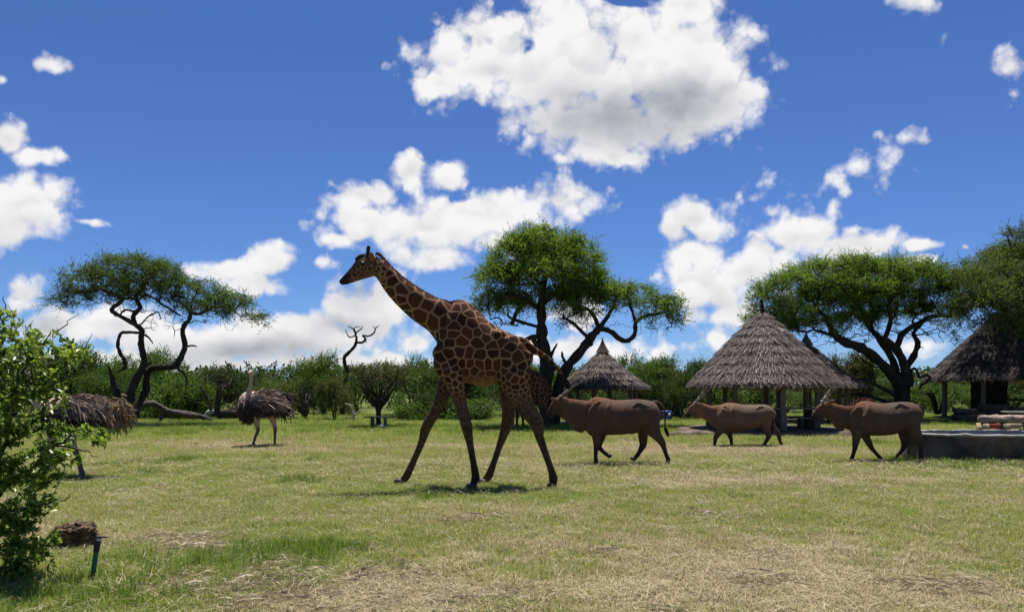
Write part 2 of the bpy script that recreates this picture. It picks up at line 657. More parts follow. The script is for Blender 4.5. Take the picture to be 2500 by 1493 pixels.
thatch_mat('thatch_dark', (0.026, 0.021, 0.020), (0.095, 0.078, 0.074), (0.24, 0.21, 0.20))  # darkened copy of thatch: foliage shade over the far right roof put into colour
thatch_mat('thatch_inner', (0.26, 0.15, 0.06), (0.46, 0.29, 0.12), (0.55, 0.40, 0.20))
plain_mat('thatch_core', (0.05, 0.04, 0.035), (0.10, 0.08, 0.07), 9, 0.95)
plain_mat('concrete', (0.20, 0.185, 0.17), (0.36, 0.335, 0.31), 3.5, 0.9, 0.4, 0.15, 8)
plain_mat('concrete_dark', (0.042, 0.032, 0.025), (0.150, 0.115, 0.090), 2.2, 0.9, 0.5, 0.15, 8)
plain_mat('dark_wall', (0.014, 0.013, 0.012), (0.035, 0.030, 0.028), 6, 0.95, 0.6, 0.1)
plain_mat('brick_red', (0.26, 0.055, 0.035), (0.40, 0.10, 0.06), 9, 0.9, 0.4, 0.15)
plain_mat('stone_tan', (0.30, 0.22, 0.14), (0.44, 0.34, 0.22), 9, 0.9, 0.5, 0.15)
plain_mat('plastic_blue', (0.012, 0.035, 0.22), (0.02, 0.05, 0.30), 4, 0.45, 0.02)
plain_mat('plastic_yellow', (0.52, 0.30, 0.02), (0.62, 0.38, 0.04), 5, 0.5, 0.02)
plain_mat('plastic_white', (0.55, 0.58, 0.62), (0.72, 0.74, 0.78), 5, 0.4, 0.02)
plain_mat('pipe_green', (0.012, 0.075, 0.062), (0.03, 0.13, 0.105), 25, 0.5, 0.1)
plain_mat('pipe_black', (0.015, 0.016, 0.02), (0.04, 0.04, 0.05), 25, 0.5, 0.1)
plain_mat('metal_grey', (0.35, 0.36, 0.38), (0.5, 0.5, 0.52), 20, 0.35, 0.05)
plain_mat('water', (0.03, 0.04, 0.04), (0.04, 0.05, 0.05), 3, 0.05, 0.05, 0.5)
plain_mat('hoof', (0.018, 0.014, 0.012), (0.04, 0.03, 0.026), 30, 0.6, 0.2)
plain_mat('eye_black', (0.004, 0.003, 0.003), (0.008, 0.006, 0.005), 30, 0.35, 0.0, 0.25)
plain_mat('hair_dark', (0.012, 0.009, 0.008), (0.035, 0.022, 0.016), 40, 0.7, 0.2)
plain_mat('hair_red', (0.13, 0.045, 0.022), (0.24, 0.09, 0.045), 30, 0.7, 0.2)
plain_mat('horn', (0.030, 0.024, 0.020), (0.15, 0.125, 0.105), 18, 0.4, 0.4)
plain_mat('horn_pale', (0.11, 0.095, 0.08), (0.26, 0.23, 0.195), 18, 0.45, 0.4)
def ostrich_skin_material():
    m, g = new_mat('ostrich_skin')
    n = g.noise(obj_coord(g), 14, 5, 0.6)
    sh = g.n('ShaderNodeAttribute', attribute_name='shank').outputs['Fac']
    col = g.mix(g.ramp(n, .3, .7), (0.33, 0.235, 0.18), (0.46, 0.345, 0.27))
    col = g.mix(sh, col, (0.115, 0.088, 0.074))
    finish(g, col, 0.75, n, 0.3, 0.02)


ostrich_skin_material()
plain_mat('ostrich_shank', (0.17, 0.12, 0.095), (0.28, 0.20, 0.16), 24, 0.75, 0.4)
plain_mat('ostrich_down', (0.045, 0.032, 0.026), (0.10, 0.072, 0.06), 12, 0.9, 0.3)
leaf_mat('feather_brown', (0.060, 0.043, 0.038), (0.140, 0.098, 0.086), (0.270, 0.195, 0.172), 0.12, 0.7)
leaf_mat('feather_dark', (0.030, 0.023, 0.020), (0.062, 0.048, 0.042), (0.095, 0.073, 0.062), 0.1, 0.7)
leaf_mat('feather_wing', (0.085, 0.060, 0.054), (0.190, 0.138, 0.122), (0.36, 0.28, 0.25), 0.12, 0.7)
leaf_mat('feather_tan', (0.100, 0.066, 0.043), (0.190, 0.130, 0.085), (0.30, 0.225, 0.155), 0.12, 0.7)


def rock_material():
    m, g = new_mat('rock')
    v = obj_coord(g)
    n = g.noise(v, 7, 8, 0.7)
    n2 = g.noise(v, 30, 5, 0.6)
    col = g.mix(g.ramp(n, 0.35, 0.65), (0.025, 0.017, 0.013), (0.165, 0.110, 0.074))
    col = g.mix(g.ramp(n2, 0.6, 0.72), col, (0.40, 0.31, 0.24))
    finish(g, col, 0.95, g.math('ADD', n, g.math('MULTIPLY', n2, 0.4)), 0.9, 0.05, spec=0.1)


rock_material()


def giraffe_material():
    m, g = new_mat('giraffe_coat')

    def at(nm):
        return g.n('ShaderNodeAttribute', attribute_name=nm).outputs['Fac']
    v = obj_coord(g)
    wob = g.noise(v, 16, 3, 0.6)
    e = g.math('ADD', at('edge'), g.math('MULTIPLY', g.math('SUBTRACT', wob, 0.5), 0.016))
    patch = g.ramp(e, 0.010, 0.017)
    cid = at('cell')
    brown = g.mix(cid, (0.030, 0.013, 0.008), (0.095, 0.034, 0.014))
    fur = g.noise(g.mapping(v, (0, 0, 0), (1, 1, 2.5)), 55, 4, 0.6)
    brown = g.mix(g.ramp(fur, 0.3, 0.7, 0.0, 0.4), brown, (0.05, 0.022, 0.014))
    cream = g.mix(g.ramp(g.noise(v, 5, 4), 0.35, 0.7), (0.28, 0.155, 0.082), (0.19, 0.118, 0.075))
    col = g.mix(g.math('MULTIPLY', patch, at('coat')), cream, brown)
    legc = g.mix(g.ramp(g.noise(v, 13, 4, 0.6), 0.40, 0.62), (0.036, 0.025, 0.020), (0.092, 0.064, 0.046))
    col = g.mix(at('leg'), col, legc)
    col = g.mix(at('dark'), col, (0.018, 0.013, 0.011))
    finish(g, col, 0.85, g.math('ADD', fur, g.math('MULTIPLY', patch, 0.2)), 0.25, 0.01, spec=0.06)


giraffe_material()


def eland_material(name, c_body, c_red, c_leg):
    m, g = new_mat(name)

    def at(nm):
        return g.n('ShaderNodeAttribute', attribute_name=nm).outputs['Fac']
    v = obj_coord(g)
    n = g.noise(v, 4, 5, 0.6)
    fur = g.noise(g.mapping(v, (0, 0, 0), (3, 1, 1)), 38, 4, 0.6)
    col = g.mix(g.ramp(n, 0.3, 0.7), c_body, tuple(c * 0.78 for c in c_body))
    col = g.mix(at('red'), col, c_red)
    col = g.mix(at('leg'), col, c_leg)
    col = g.mix(g.ramp(fur, 0.4, 0.75, 0.0, 0.18), col, tuple(c * 0.55 for c in c_body))
    col = g.mix(at('dark'), col, (0.016, 0.012, 0.011))
    fold = g.noise(g.mapping(v, (0, 0, 0), (2.2, 1, .6)), 7, 4, 0.55)
    finish(g, col, 0.85, g.math('ADD', g.math('MULTIPLY', fur, .12), g.math('MULTIPLY', fold, 1.0)), 0.55, 0.05, spec=0.08)


eland_material('eland_coat', (0.094, 0.062, 0.046), (0.140, 0.060, 0.033), (0.036, 0.028, 0.024))
eland_material('eland_coat_pale', (0.130, 0.088, 0.063), (0.175, 0.088, 0.047), (0.054, 0.042, 0.035))


# ------------------------------------------------------------------ ground
def dryness(P):
    """0 green ... 1 straw, for points on the ground (n,2)"""
    P = np.asarray(P, float)
    Y = np.maximum(P[:, 1], 0.5)
    px = 1250 + P[:, 0] / Y * FOCAL
    d = 0.42 + 1.15 * (fbm(P, 0.30, 4, 3) - 0.5) + 0.6 * (fbm(P * np.array([0.35, 1.0]), 0.55, 3, 9) - 0.5)

    def patch(x, y, rx, ry, a):
        q = ((P[:, 0] - x) / rx) ** 2 + ((P[:, 1] - y) / ry) ** 2
        return a * np.exp(-q * 1.2)
    d += patch(-1.5, 21.0, 9.0, 2.2, 0.45)        # pale band in the middle distance
    d += patch(7.0, 19.8, 6.0, 2.2, 0.50)
    d += patch(4.2, 14.6, 4.0, 1.6, 0.30)
    d += patch(0.8, 6.6, 1.8, 1.5, 0.30)          # hay near the camera
    d += patch(2.8, 7.4, 2.0, 1.6, 0.22)
    d += patch(1.2, 5.8, 3.6, 1.5, 0.18)
    d += patch(-1.15, 6.5, 0.75, 1.0, 0.62)
    d += patch(-1.7, 6.0, 1.0, 0.7, 0.5)
    d += patch(-3.7, 6.4, 1.6, 1.6, -0.6)
    d += patch(4.6, 12.6, 2.5, 0.8, -0.25)
    d += patch(-2.2, 8.8, 1.4, 1.0, -0.25)
    d += patch(-2.0, 7.2, 0.5, 0.9, -0.55)
    d += patch(-2.9, 7.4, 1.2, 1.0, -0.55)
    d += patch(0.0, 12.0, 3.2, 1.3, -0.28)
    d += patch(10.5, 17.0, 2.6, 1.6, -0.55)
    d += patch(-9, 31.0, 14.0, 4.6, -0.9)
    d += patch(8, 30.0, 14.0, 4.5, -0.35)
    d += patch(-2.5, 27.6, 3.2, 0.35, 0.9)        # bare track
    d -= np.clip((Y - 33) / 6, 0, 1) * 0.8
    return np.clip(d, 0, 1)


def ground_z(P):
    P = np.asarray(P, float)
    return 0.05 * (fbm(P, 0.35, 3, 21) - 0.5) + 0.03 * (fbm(P, 1.7, 2, 22) - 0.5)


def build_ground():
    xs = np.concatenate([[-6000, -1500, -400, -150, -80, -55], np.arange(-40, 40.01, 0.3), [55, 80, 150, 400, 1500, 6000]])
    ys = np.concatenate([[-3000, -500, -100, -30, -10], np.arange(-2, 30, 0.25), np.arange(30, 62, 0.6), [80, 120, 250, 600, 2000, 9000]])
    X, Yg = np.meshgrid(xs, ys)
    P = np.stack([X.ravel(), Yg.ravel()], -1)
    Z = ground_z(P)
    V = np.column_stack([P, Z])
    nx, ny = len(xs), len(ys)
    i = np.arange(ny - 1)[:, None] * nx
    j = np.arange(nx - 1)[None]
    Q = np.stack([i + j, i + j + 1, i + nx + j + 1, i + nx + j], -1).reshape(-1, 4)
    me = make_mesh('ground', V, Q, True)
    set_attr(me, 'dry', dryness(P))
    m, g = new_mat('ground')
    pos = g.n('ShaderNodeNewGeometry').outputs['Position']
    dry = g.n('ShaderNodeAttribute', attribute_name='dry').outputs['Fac']
    n1 = g.noise(pos, 9, 5, 0.65)
    n2 = g.noise(pos, 45, 4, 0.6)
    n3 = g.noise(pos, 2.2, 4, 0.6)
    k = g.math('ADD', dry, g.math('MULTIPLY', g.math('SUBTRACT', n1, 0.5), 0.9))
    green = g.mix(n2, (0.070, 0.095, 0.025), (0.180, 0.210, 0.066))
    straw = g.mix(n2, (0.130, 0.102, 0.057), (0.280, 0.228, 0.132))
    col = g.mix(g.ramp(k, 0.25, 0.75), green, straw)
    col = g.mix(g.ramp(n3, 0.60, 0.74, 0.0, 0.35), col, (0.165, 0.120, 0.078))
    finish(g, col, 0.95, g.math('ADD', n2, n1), 0.8, 0.05, spec=0.05)
    o = link('ground', me, m)
    tag(o, kind='structure')


build_ground()


# ------------------------------------------------------------------ grass (stuff)
def blade_mesh(name, n, radius, h, w, lean, flat=False, mat=None, seed=0):
    r = np.random.default_rng(seed)
    g = Geo()
    for _ in range(n):
        a = r.uniform(0, 2 * math.pi)
        q = radius * math.sqrt(r.uniform(0, 1))
        bx, by = q * math.cos(a), q * math.sin(a)
        hh = h * r.uniform(0.55, 1.25)
        ww = w * r.uniform(0.7, 1.3)
        az = r.uniform(0, 2 * math.pi)
        ln = hh * lean * r.uniform(0.3, 1.3)
        dx, dy = math.cos(az), math.sin(az)
        sx, sy = -dy * ww / 2, dx * ww / 2
        z0 = r.uniform(0.0, 0.025) if flat else -0.01
        zk = 0.18 if flat else 1.0
        p1 = (bx + dx * ln * 0.35, by + dy * ln * 0.35, z0 + hh * 0.55 * zk)
        p2 = (bx + dx * ln, by + dy * ln, z0 + hh * (0.9 if not flat else r.uniform(-0.02, 0.22)))
        V = [(bx - sx, by - sy, z0), (bx + sx, by + sy, z0), (p1[0] - sx * .8, p1[1] - sy * .8, p1[2]), (p1[0] + sx * .8, p1[1] + sy * .8, p1[2]), p2]
        g.add(V, [np.array([(0, 1, 3, 2)]), np.array([(2, 3, 4)])])
    V, F = g.get()
    me = make_mesh(name, V, F)
    me.materials.append(mat)
    return me


def scatter(name, P, S, variants, label_kind='stuff'):
    """points (n,3) with scale S, geometry nodes put tufts on them"""
    me = bpy.data.meshes.new(name)
    me.vertices.add(len(P))
    me.vertices.foreach_set('co', np.asarray(P, dtype=np.float32).ravel())
    set_attr(me, 'size', S)
    set_attr(me, 'turn', RNG.uniform(0, 6.283, len(P)))
    at = me.attributes.new('pick', 'INT', 'POINT')
    at.data.foreach_set('value', RNG.integers(0, len(variants), len(P)).astype(np.int32))
    o = bpy.data.objects.new(name, me)
    COL.objects.link(o)
    tag(o, kind='stuff')
    ng = bpy.data.node_groups.new(name + '_nodes', 'GeometryNodeTree')
    ng.interface.new_socket('Geometry', in_out='INPUT', socket_type='NodeSocketGeometry')
    ng.interface.new_socket('Geometry', in_out='OUTPUT', socket_type='NodeSocketGeometry')
    gi = ng.nodes.new('NodeGroupInput')
    go = ng.nodes.new('NodeGroupOutput')
    iop = ng.nodes.new('GeometryNodeInstanceOnPoints')
    ng.links.new(gi.outputs[0], iop.inputs['Points'])
    gti = ng.nodes.new('GeometryNodeGeometryToInstance')
    for k, vm in enumerate(reversed(variants)):            # multi-input sockets stack newest first
        vo = bpy.data.objects.new('tuft', vm)              # never linked to the scene: only a source
        oi = ng.nodes.new('GeometryNodeObjectInfo')
        oi.inputs[0].default_value = vo
        ng.links.new(oi.outputs['Geometry'], gti.inputs[0])
    ng.links.new(gti.outputs[0], iop.inputs['Instance'])
    iop.inputs['Pick Instance'].default_value = True

    def attr(nm, typ):
        a = ng.nodes.new('GeometryNodeInputNamedAttribute')
        a.data_type = typ
        a.inputs['Name'].default_value = nm
        return a.outputs['Attribute']
    ng.links.new(attr('pick', 'INT'), iop.inputs['Instance Index'])
    cx = ng.nodes.new('ShaderNodeCombineXYZ')
    ng.links.new(attr('turn', 'FLOAT'), cx.inputs[2])
    ng.links.new(cx.outputs[0], iop.inputs['Rotation'])
    cs = ng.nodes.new('ShaderNodeCombineXYZ')
    s_out = attr('size', 'FLOAT')
    for k in range(3):
        ng.links.new(s_out, cs.inputs[k])
    ng.links.new(cs.outputs[0], iop.inputs['Scale'])
    ng.links.new(iop.outputs[0], go.inputs[0])
    md = o.modifiers.new('scatter', 'NODES')
    md.node_group = ng
    return o


def ground_points(n, y0, y1, power=1.0):
    """random points in the wedge the camera can see, plus a margin for a step aside"""
    u = RNG.uniform(0, 1, n)
    Y = (y0 ** (1 + power) + u * (y1 ** (1 + power) - y0 ** (1 + power))) ** (1 / (1 + power))
    X = RNG.uniform(-1, 1, n) * (Y * 0.70 + 1.6)
    return np.stack([X, Y], -1)


KEEP_OUT = []            # (x, y, r) spots without tufts


def build_grass():
    mg, ms, mb = MATS['grass_green'], MATS['grass_straw'], MATS['grass_bright']
    green = [blade_mesh('green_tuft', 34, 0.16, 0.075, 0.0065, 0.7, False, mg, k) for k in range(4)]
    tall = [blade_mesh('tall_tuft', 30, 0.13, 0.17, 0.0075, 0.5, False, mb, 20 + k) for k in range(4)]
    straw = [blade_mesh('straw_tuft', 34, 0.17, 0.10, 0.0055, 1.2, True, ms, 40 + k) for k in range(4)]
    straw_up = [blade_mesh('straw_tuft', 22, 0.16, 0.07, 0.005, 0.9, False, ms, 60 + k) for k in range(3)]
    P = np.concatenate([ground_points(15000, 4.0, 11.0), ground_points(24000, 11.0, 22.0, 0.6), ground_points(21000, 22.0, 46.0, 0.4)])
    for (x, y, r) in KEEP_OUT:
        P = P[(P[:, 0] - x) ** 2 + (P[:, 1] - y) ** 2 > r * r]
    D = dryness(P)
    n = RNG.uniform(0, 1, len(P))
    track = np.abs(P[:, 1] - 27.6 - 0.3 * np.sin(P[:, 0] * 0.7)) < 0.28
    track &= (P[:, 0] > -5.5) & (P[:, 0] < -0.9)
    dist = np.clip(P[:, 1] / 14, 0.9, 2.2)
    isd = (D * 0.9 + 0.25 * (fbm(P, 2.2, 2, 50) - 0.5)) > n * 0.75 + 0.12
    lush = fbm(P, 0.8, 3, 70)
    Z = ground_z(P)
    pts = np.column_stack([P, Z])
    tl = (~isd) & (((lush > 0.62) & (D < 0.35) & (n > .35)) | ((D < 0.05) & (n < 0.35)))
    gr = (~isd) & (~tl)
    ok = ~track
    s = RNG.uniform(0.75, 1.25, len(P)) * dist
    scatter('grass', pts[gr & ok], s[gr & ok], green)
    scatter('tall_grass', pts[tl & ok], (s * RNG.uniform(0.6, 1.0, len(P)))[tl & ok] * np.where(P[tl & ok][:, 1] > 24, .62, 0.9), tall)
    up = n < 0.45
    scatter('dry_grass', pts[isd & up & ok], s[isd & up & ok], straw_up)
    heap = [blade_mesh('hay_tuft', 90, 0.26, 0.17, 0.0036, 1.4, True, MATS['hay'], 80 + k) for k in range(3)]
    for me_ in heap:
        v = verts_of(me_)
        rr = np.hypot(v[:, 0], v[:, 1])
        v[:, 2] += 0.03 * np.clip(1 - rr / 0.3, 0, 1) + RNG.normal(0, .006, len(v))
        me_.vertices.foreach_set('co', v.astype(np.float32).ravel())
    H = []
    for (hx, hy, n_, sp) in ((480, 1335, 14, .22), (430, 1315, 5, .12), (640, 1430, 10, .35), (450, 1425, 9, .35), (820, 1440, 6, .3), (405, 1310, 3, .06), (860, 1340, 3, .12), (330, 1190, 4, .3), (700, 1475, 6, .3),
                             (1780, 1262, 4, .2), (1850, 1440, 3, .3), (2250, 1420, 3, .3), (1180, 1462, 4, .3)):
        c = W(hx, hy, gy(hy))
        for _ in range(n_):
            H.append((c.x + RNG.normal(0, sp), c.y + RNG.normal(0, sp * .8)))
    q = ground_points(90, 4.5, 16)
    H = np.vstack([np.array(H), q[dryness(q) > .62]])
    scatter('loose_hay', np.column_stack([H, ground_z(H)]), RNG.uniform(.5, 1.15, len(H)), heap)
    q = ground_points(5200, 4.0, 17.0)
    for (x, y, r) in KEEP_OUT:
        q = q[(q[:, 0] - x) ** 2 + (q[:, 1] - y) ** 2 > r * r]
    wisp = [blade_mesh('straw_wisp', 9, 0.22, 0.13, 0.0042, 1.5, True, MATS['hay'], 90 + k) for k in range(4)]
    for me_ in wisp:
        v = verts_of(me_)
        v[:, 2] += 0.045
        me_.vertices.foreach_set('co', v.astype(np.float32).ravel())
    scatter('scattered_straw', np.column_stack([q, ground_z(q)]), RNG.uniform(.7, 1.3, len(q)) * np.clip(q[:, 1] / 12, .9, 1.5), wisp)
    scatter('cut_straw', pts[isd & ~up & ok], s[isd & ~up & ok], straw)


# ------------------------------------------------------------------ trees
class Tree:
    def __init__(self):
        self.P, self.par, self.r = [], [], []

    def add(self, p, par, r=0.0):
        self.P.append(np.asarray(p, float))
        self.par.append(par)
        self.r.append(r)
        return len(self.P) - 1

    def limb(self, pts, radii, attach=True, sub=4, jit=0.01):
        """traced limb: world points; joined to the nearest earlier node"""
        A = np.hstack([np.asarray(pts, float), np.asarray(radii, float)[:, None]])
        A = catmull(A, sub)
        par = -1
        if self.P and attach:
            d = np.linalg.norm(np.array(self.P) - A[0, :3], axis=1)
            par = int(d.argmin())
        for k, a in enumerate(A):
            q = a[:3] + (RNG.normal(0, jit, 3) if 0 < k < len(A) - 1 else 0)
            par = self.add(q, par, a[3] * (1 + float(np.clip(RNG.normal(0, .09), -.2, .25))))
        return par

    def grow(self, targets, step=0.35, wander=0.12, sag=0.0, droop=0.0):
        """join every target to the nearest wood by a crooked twig"""
        T = np.asarray(targets, float)
        base = np.array(self.P)
        d0 = np.array([np.linalg.norm(base - t, axis=1).min() for t in T])
        tips = []
        buf = np.zeros((len(base) + len(T) * 16, 3))
        buf[:len(base)] = base
        n = len(base)
        for i in np.argsort(d0):
            t = T[i]
            dd = np.linalg.norm(buf[:n] - t, axis=1) + 0.35 * np.maximum(0, buf[:n, 2] - t[2] + 0.1)
            j = int(dd.argmin())
            a = buf[j].copy()
            L = np.linalg.norm(t - a)
            k = int(min(14, max(1, round(L / step))))
            par = j
            side = RNG.normal(0, wander * L, 3)
            for q in range(1, k + 1):
                f = q / k
                p = a + (t - a) * f + side * math.sin(math.pi * f) * 0.7 + RNG.normal(0, wander * 0.25 * step, 3) * (f < 1)
                p[2] += sag * math.sin(math.pi * f) * L
                par = self.add(p, par, 0.0)
                if n >= len(buf):
                    buf = np.vstack([buf, np.zeros((2000, 3))])
                buf[n] = p
                n += 1
            tips.append(par)
        return tips

    def radii(self, tip=0.006, expo=2.15):
        n = len(self.P)
        acc = np.zeros(n)
        par = np.array(self.par)
        child = np.zeros(n, int)
        for i in range(n):
            if par[i] >= 0:
                child[par[i]] += 1
        for i in range(n - 1, -1, -1):
            if child[i] == 0:
                acc[i] = max(acc[i], tip ** expo)
            if par[i] >= 0:
                acc[par[i]] += acc[i]
        pipe = acc ** (1 / expo)
        r = np.array(self.r)
        return np.where(r > 0, r, pipe)

    def wood(self, tip=0.006, cap=None, skip=0.0):
        R = self.radii(tip)
        if cap:
            R = np.where(np.array(self.r) > 0, R, np.minimum(R, cap))
        n = len(self.P)
        kids = [[] for _ in range(n)]
        for i, p in enumerate(self.par):
            if p >= 0:
                kids[p].append(i)
        g = Geo()
        stack = [(i, -1) for i in range(n) if self.par[i] < 0]
        P = np.array(self.P)
        while stack:
            i, frm = stack.pop()
            ch = [frm] if frm >= 0 else []
            ch.append(i)
            while kids[i]:
                ks = sorted(kids[i], key=lambda k: -R[k])
                for k in ks[1:]:
                    stack.append((k, i))
                i = ks[0]
                ch.append(i)
            if len(ch) < 2:
                continue
            C = P[ch]
            rr = R[ch].copy()
            if frm >= 0:
                rr[0] = min(rr[0], rr[1] * 1.25)
            if rr.max() < skip:
                continue
            keep = [0] + [k for k in range(1, len(C)) if np.linalg.norm(C[k] - C[k - 1]) > 1e-4]
            C, rr = C[keep], rr[keep]
            if len(C) < 2:
                continue
            big = rr.max()
            sides = 9 if big > 0.08 else (6 if big > 0.03 else 3)
            t = C[-1] - C[0]
            ref = np.array((0.13, 0.99, 0.05)) if abs(t[1]) < 0.8 * np.linalg.norm(t) else np.array((1.0, 0.1, 0.1))
            g.add(*loft(C, rr, rr, sides, round_ends=big > 0.05, ref=ref / np.linalg.norm(ref)))
        return g


def sprays(tips, dirs, shoots, per, length, size, rng, spread=0.8, up=0.25, aspect=0.42, twig=0.0, flat=1.0):
    """feathery shoots: leaf quads set along short arching shoots"""
    tips = np.asarray(tips, float)
    n = len(tips) * shoots
    o = np.repeat(tips, shoots, 0)
    d = np.repeat(dirs, shoots, 0) + rng.normal(0, spread, (n, 3)) + np.array([0, 0, up])
    d[:, 2] *= flat
    d /= np.linalg.norm(d, axis=1)[:, None]
    L = length * rng.uniform(0.5, 1.3, n)
    o = o - d * (L * 0.35)[:, None] + rng.normal(0, length * 0.18, (n, 3))
    N = n * per
    t = np.tile(np.linspace(0.02, 1, per), n) + rng.normal(0, 0.03, N)
    D = np.repeat(d, per, 0)
    LL = np.repeat(L, per)
    c = np.repeat(o, per, 0) + D * (t * LL)[:, None]
    c[:, 2] -= 0.25 * LL * t * t * 0.6
    side = rng.normal(0, 1, (N, 3))
    side -= D * (side * D).sum(1)[:, None]
    side /= np.linalg.norm(side, axis=1)[:, None]
    ax = side * 0.55 + D * 0.8
    ax /= np.linalg.norm(ax, axis=1)[:, None]
    nr = rng.normal(0, 0.6, (N, 3)) + np.array([0, 0, 0.9])
    w = np.cross(ax, nr)
    w /= np.linalg.norm(w, axis=1)[:, None] + 1e-9
    s = size * rng.uniform(0.6, 1.35, N)
    a = ax * s[:, None]
    b = w * (s * aspect * 0.5)[:, None]
    V = np.stack([c, c + a * 0.5 + b, c + a, c + a * 0.5 - b], 1).reshape(-1, 3)
    F = np.arange(N * 4).reshape(-1, 4)
    if twig:
        e = o + d * L[:, None] * .8
        e[:, 2] -= 0.12 * L
        q = np.cross(d, rng.normal(0, 1, (n, 3)))
        q *= (twig / 2) / (np.linalg.norm(q, axis=1)[:, None] + 1e-9)
        TV = np.stack([o - q, o + q, e + q * .5, e - q * .5], 1).reshape(-1, 3)
        return V, F, TV, np.arange(n * 4).reshape(-1, 4)
    return V, F


def pad_points(pads, n, shell=0.35):
    """random points in flattened clouds of foliage; pads: (x,y,z,rx,ry,rz)"""
    pads = np.asarray(pads, float)
    vol = pads[:, 3] * pads[:, 4] * np.sqrt(pads[:, 5])
    k = RNG.choice(len(pads), n, p=vol / vol.sum())
    d = RNG.normal(0, 1, (n, 3))
    d /= np.linalg.norm(d, axis=1)[:, None]
    d[:, 2] = np.where(RNG.uniform(0, 1, n) < 0.7, np.abs(d[:, 2]), d[:, 2])
    r = RNG.uniform(shell, 1, n) ** 0.5
    return pads[k, :3] + d * r[:, None] * pads[k, 3:], pads[k, :3]


def px_pads(lst):
    """(px, py, rx_px, rz_px, Y, ry_m)"""
    out = []
    for (x, y, rx, rz, Y, ry) in lst:
        c = W(x, y, Y)
        out.append((c.x, c.y, c.z, rx / FOCAL * Y, ry, rz / FOCAL * Y))
    return out


def px_limb(t, pts, Y, r_px, depth=None, **kw):
    """traced limb in picture coordinates; depth = metres added along the limb"""
    n = len(pts)
    depth = depth or [0.0] * n
    P = [W(x, y, Y + dz) for (x, y), dz in zip(pts, depth)]
    R = [max(0.004, a / FOCAL * Y * getattr(t, 'slim', 1.0)) for a in r_px]
    return t.limb(P, R, **kw)


def finish_tree(t, name, base, label, group, pads, ntips, shoots, per, length, size, leafm, barkm, cat='tree', up=0.25, spread=0.8,
                wander=0.14, cap=0.06, tip=0.008, shell=0.3, aspect=0.30, sag=0.05, bare=None, nbare=160):
    rt = root(name, base, label, cat, group)
    if pads is not None:
        T, Cn = pad_points(pads, ntips, shell)
        tips = t.grow(T, wander=wander, sag=sag)
        if bare:
            t.grow(pad_points(px_pads(bare), nbare, 0.0)[0], step=.25, wander=.24, sag=-.05)
    t.wood(tip, cap).part('trunk', MATS[barkm], rt, True)
    if pads is not None:
        tp = np.array([t.P[i] for i in tips])
        pr = np.array([t.P[t.par[i]] for i in tips])
        d = tp - pr
        d /= np.linalg.norm(d, axis=1)[:, None] + 1e-9
        V, F, TV, TF = sprays(tp, d * 0.8, shoots, per, length, size, RNG, spread, up, aspect, 0.016, 0.7)
        cr = part('crown', V, F, MATS[leafm], rt)
        part('twigs', TV, TF, MATS[barkm], cr)
    return rt


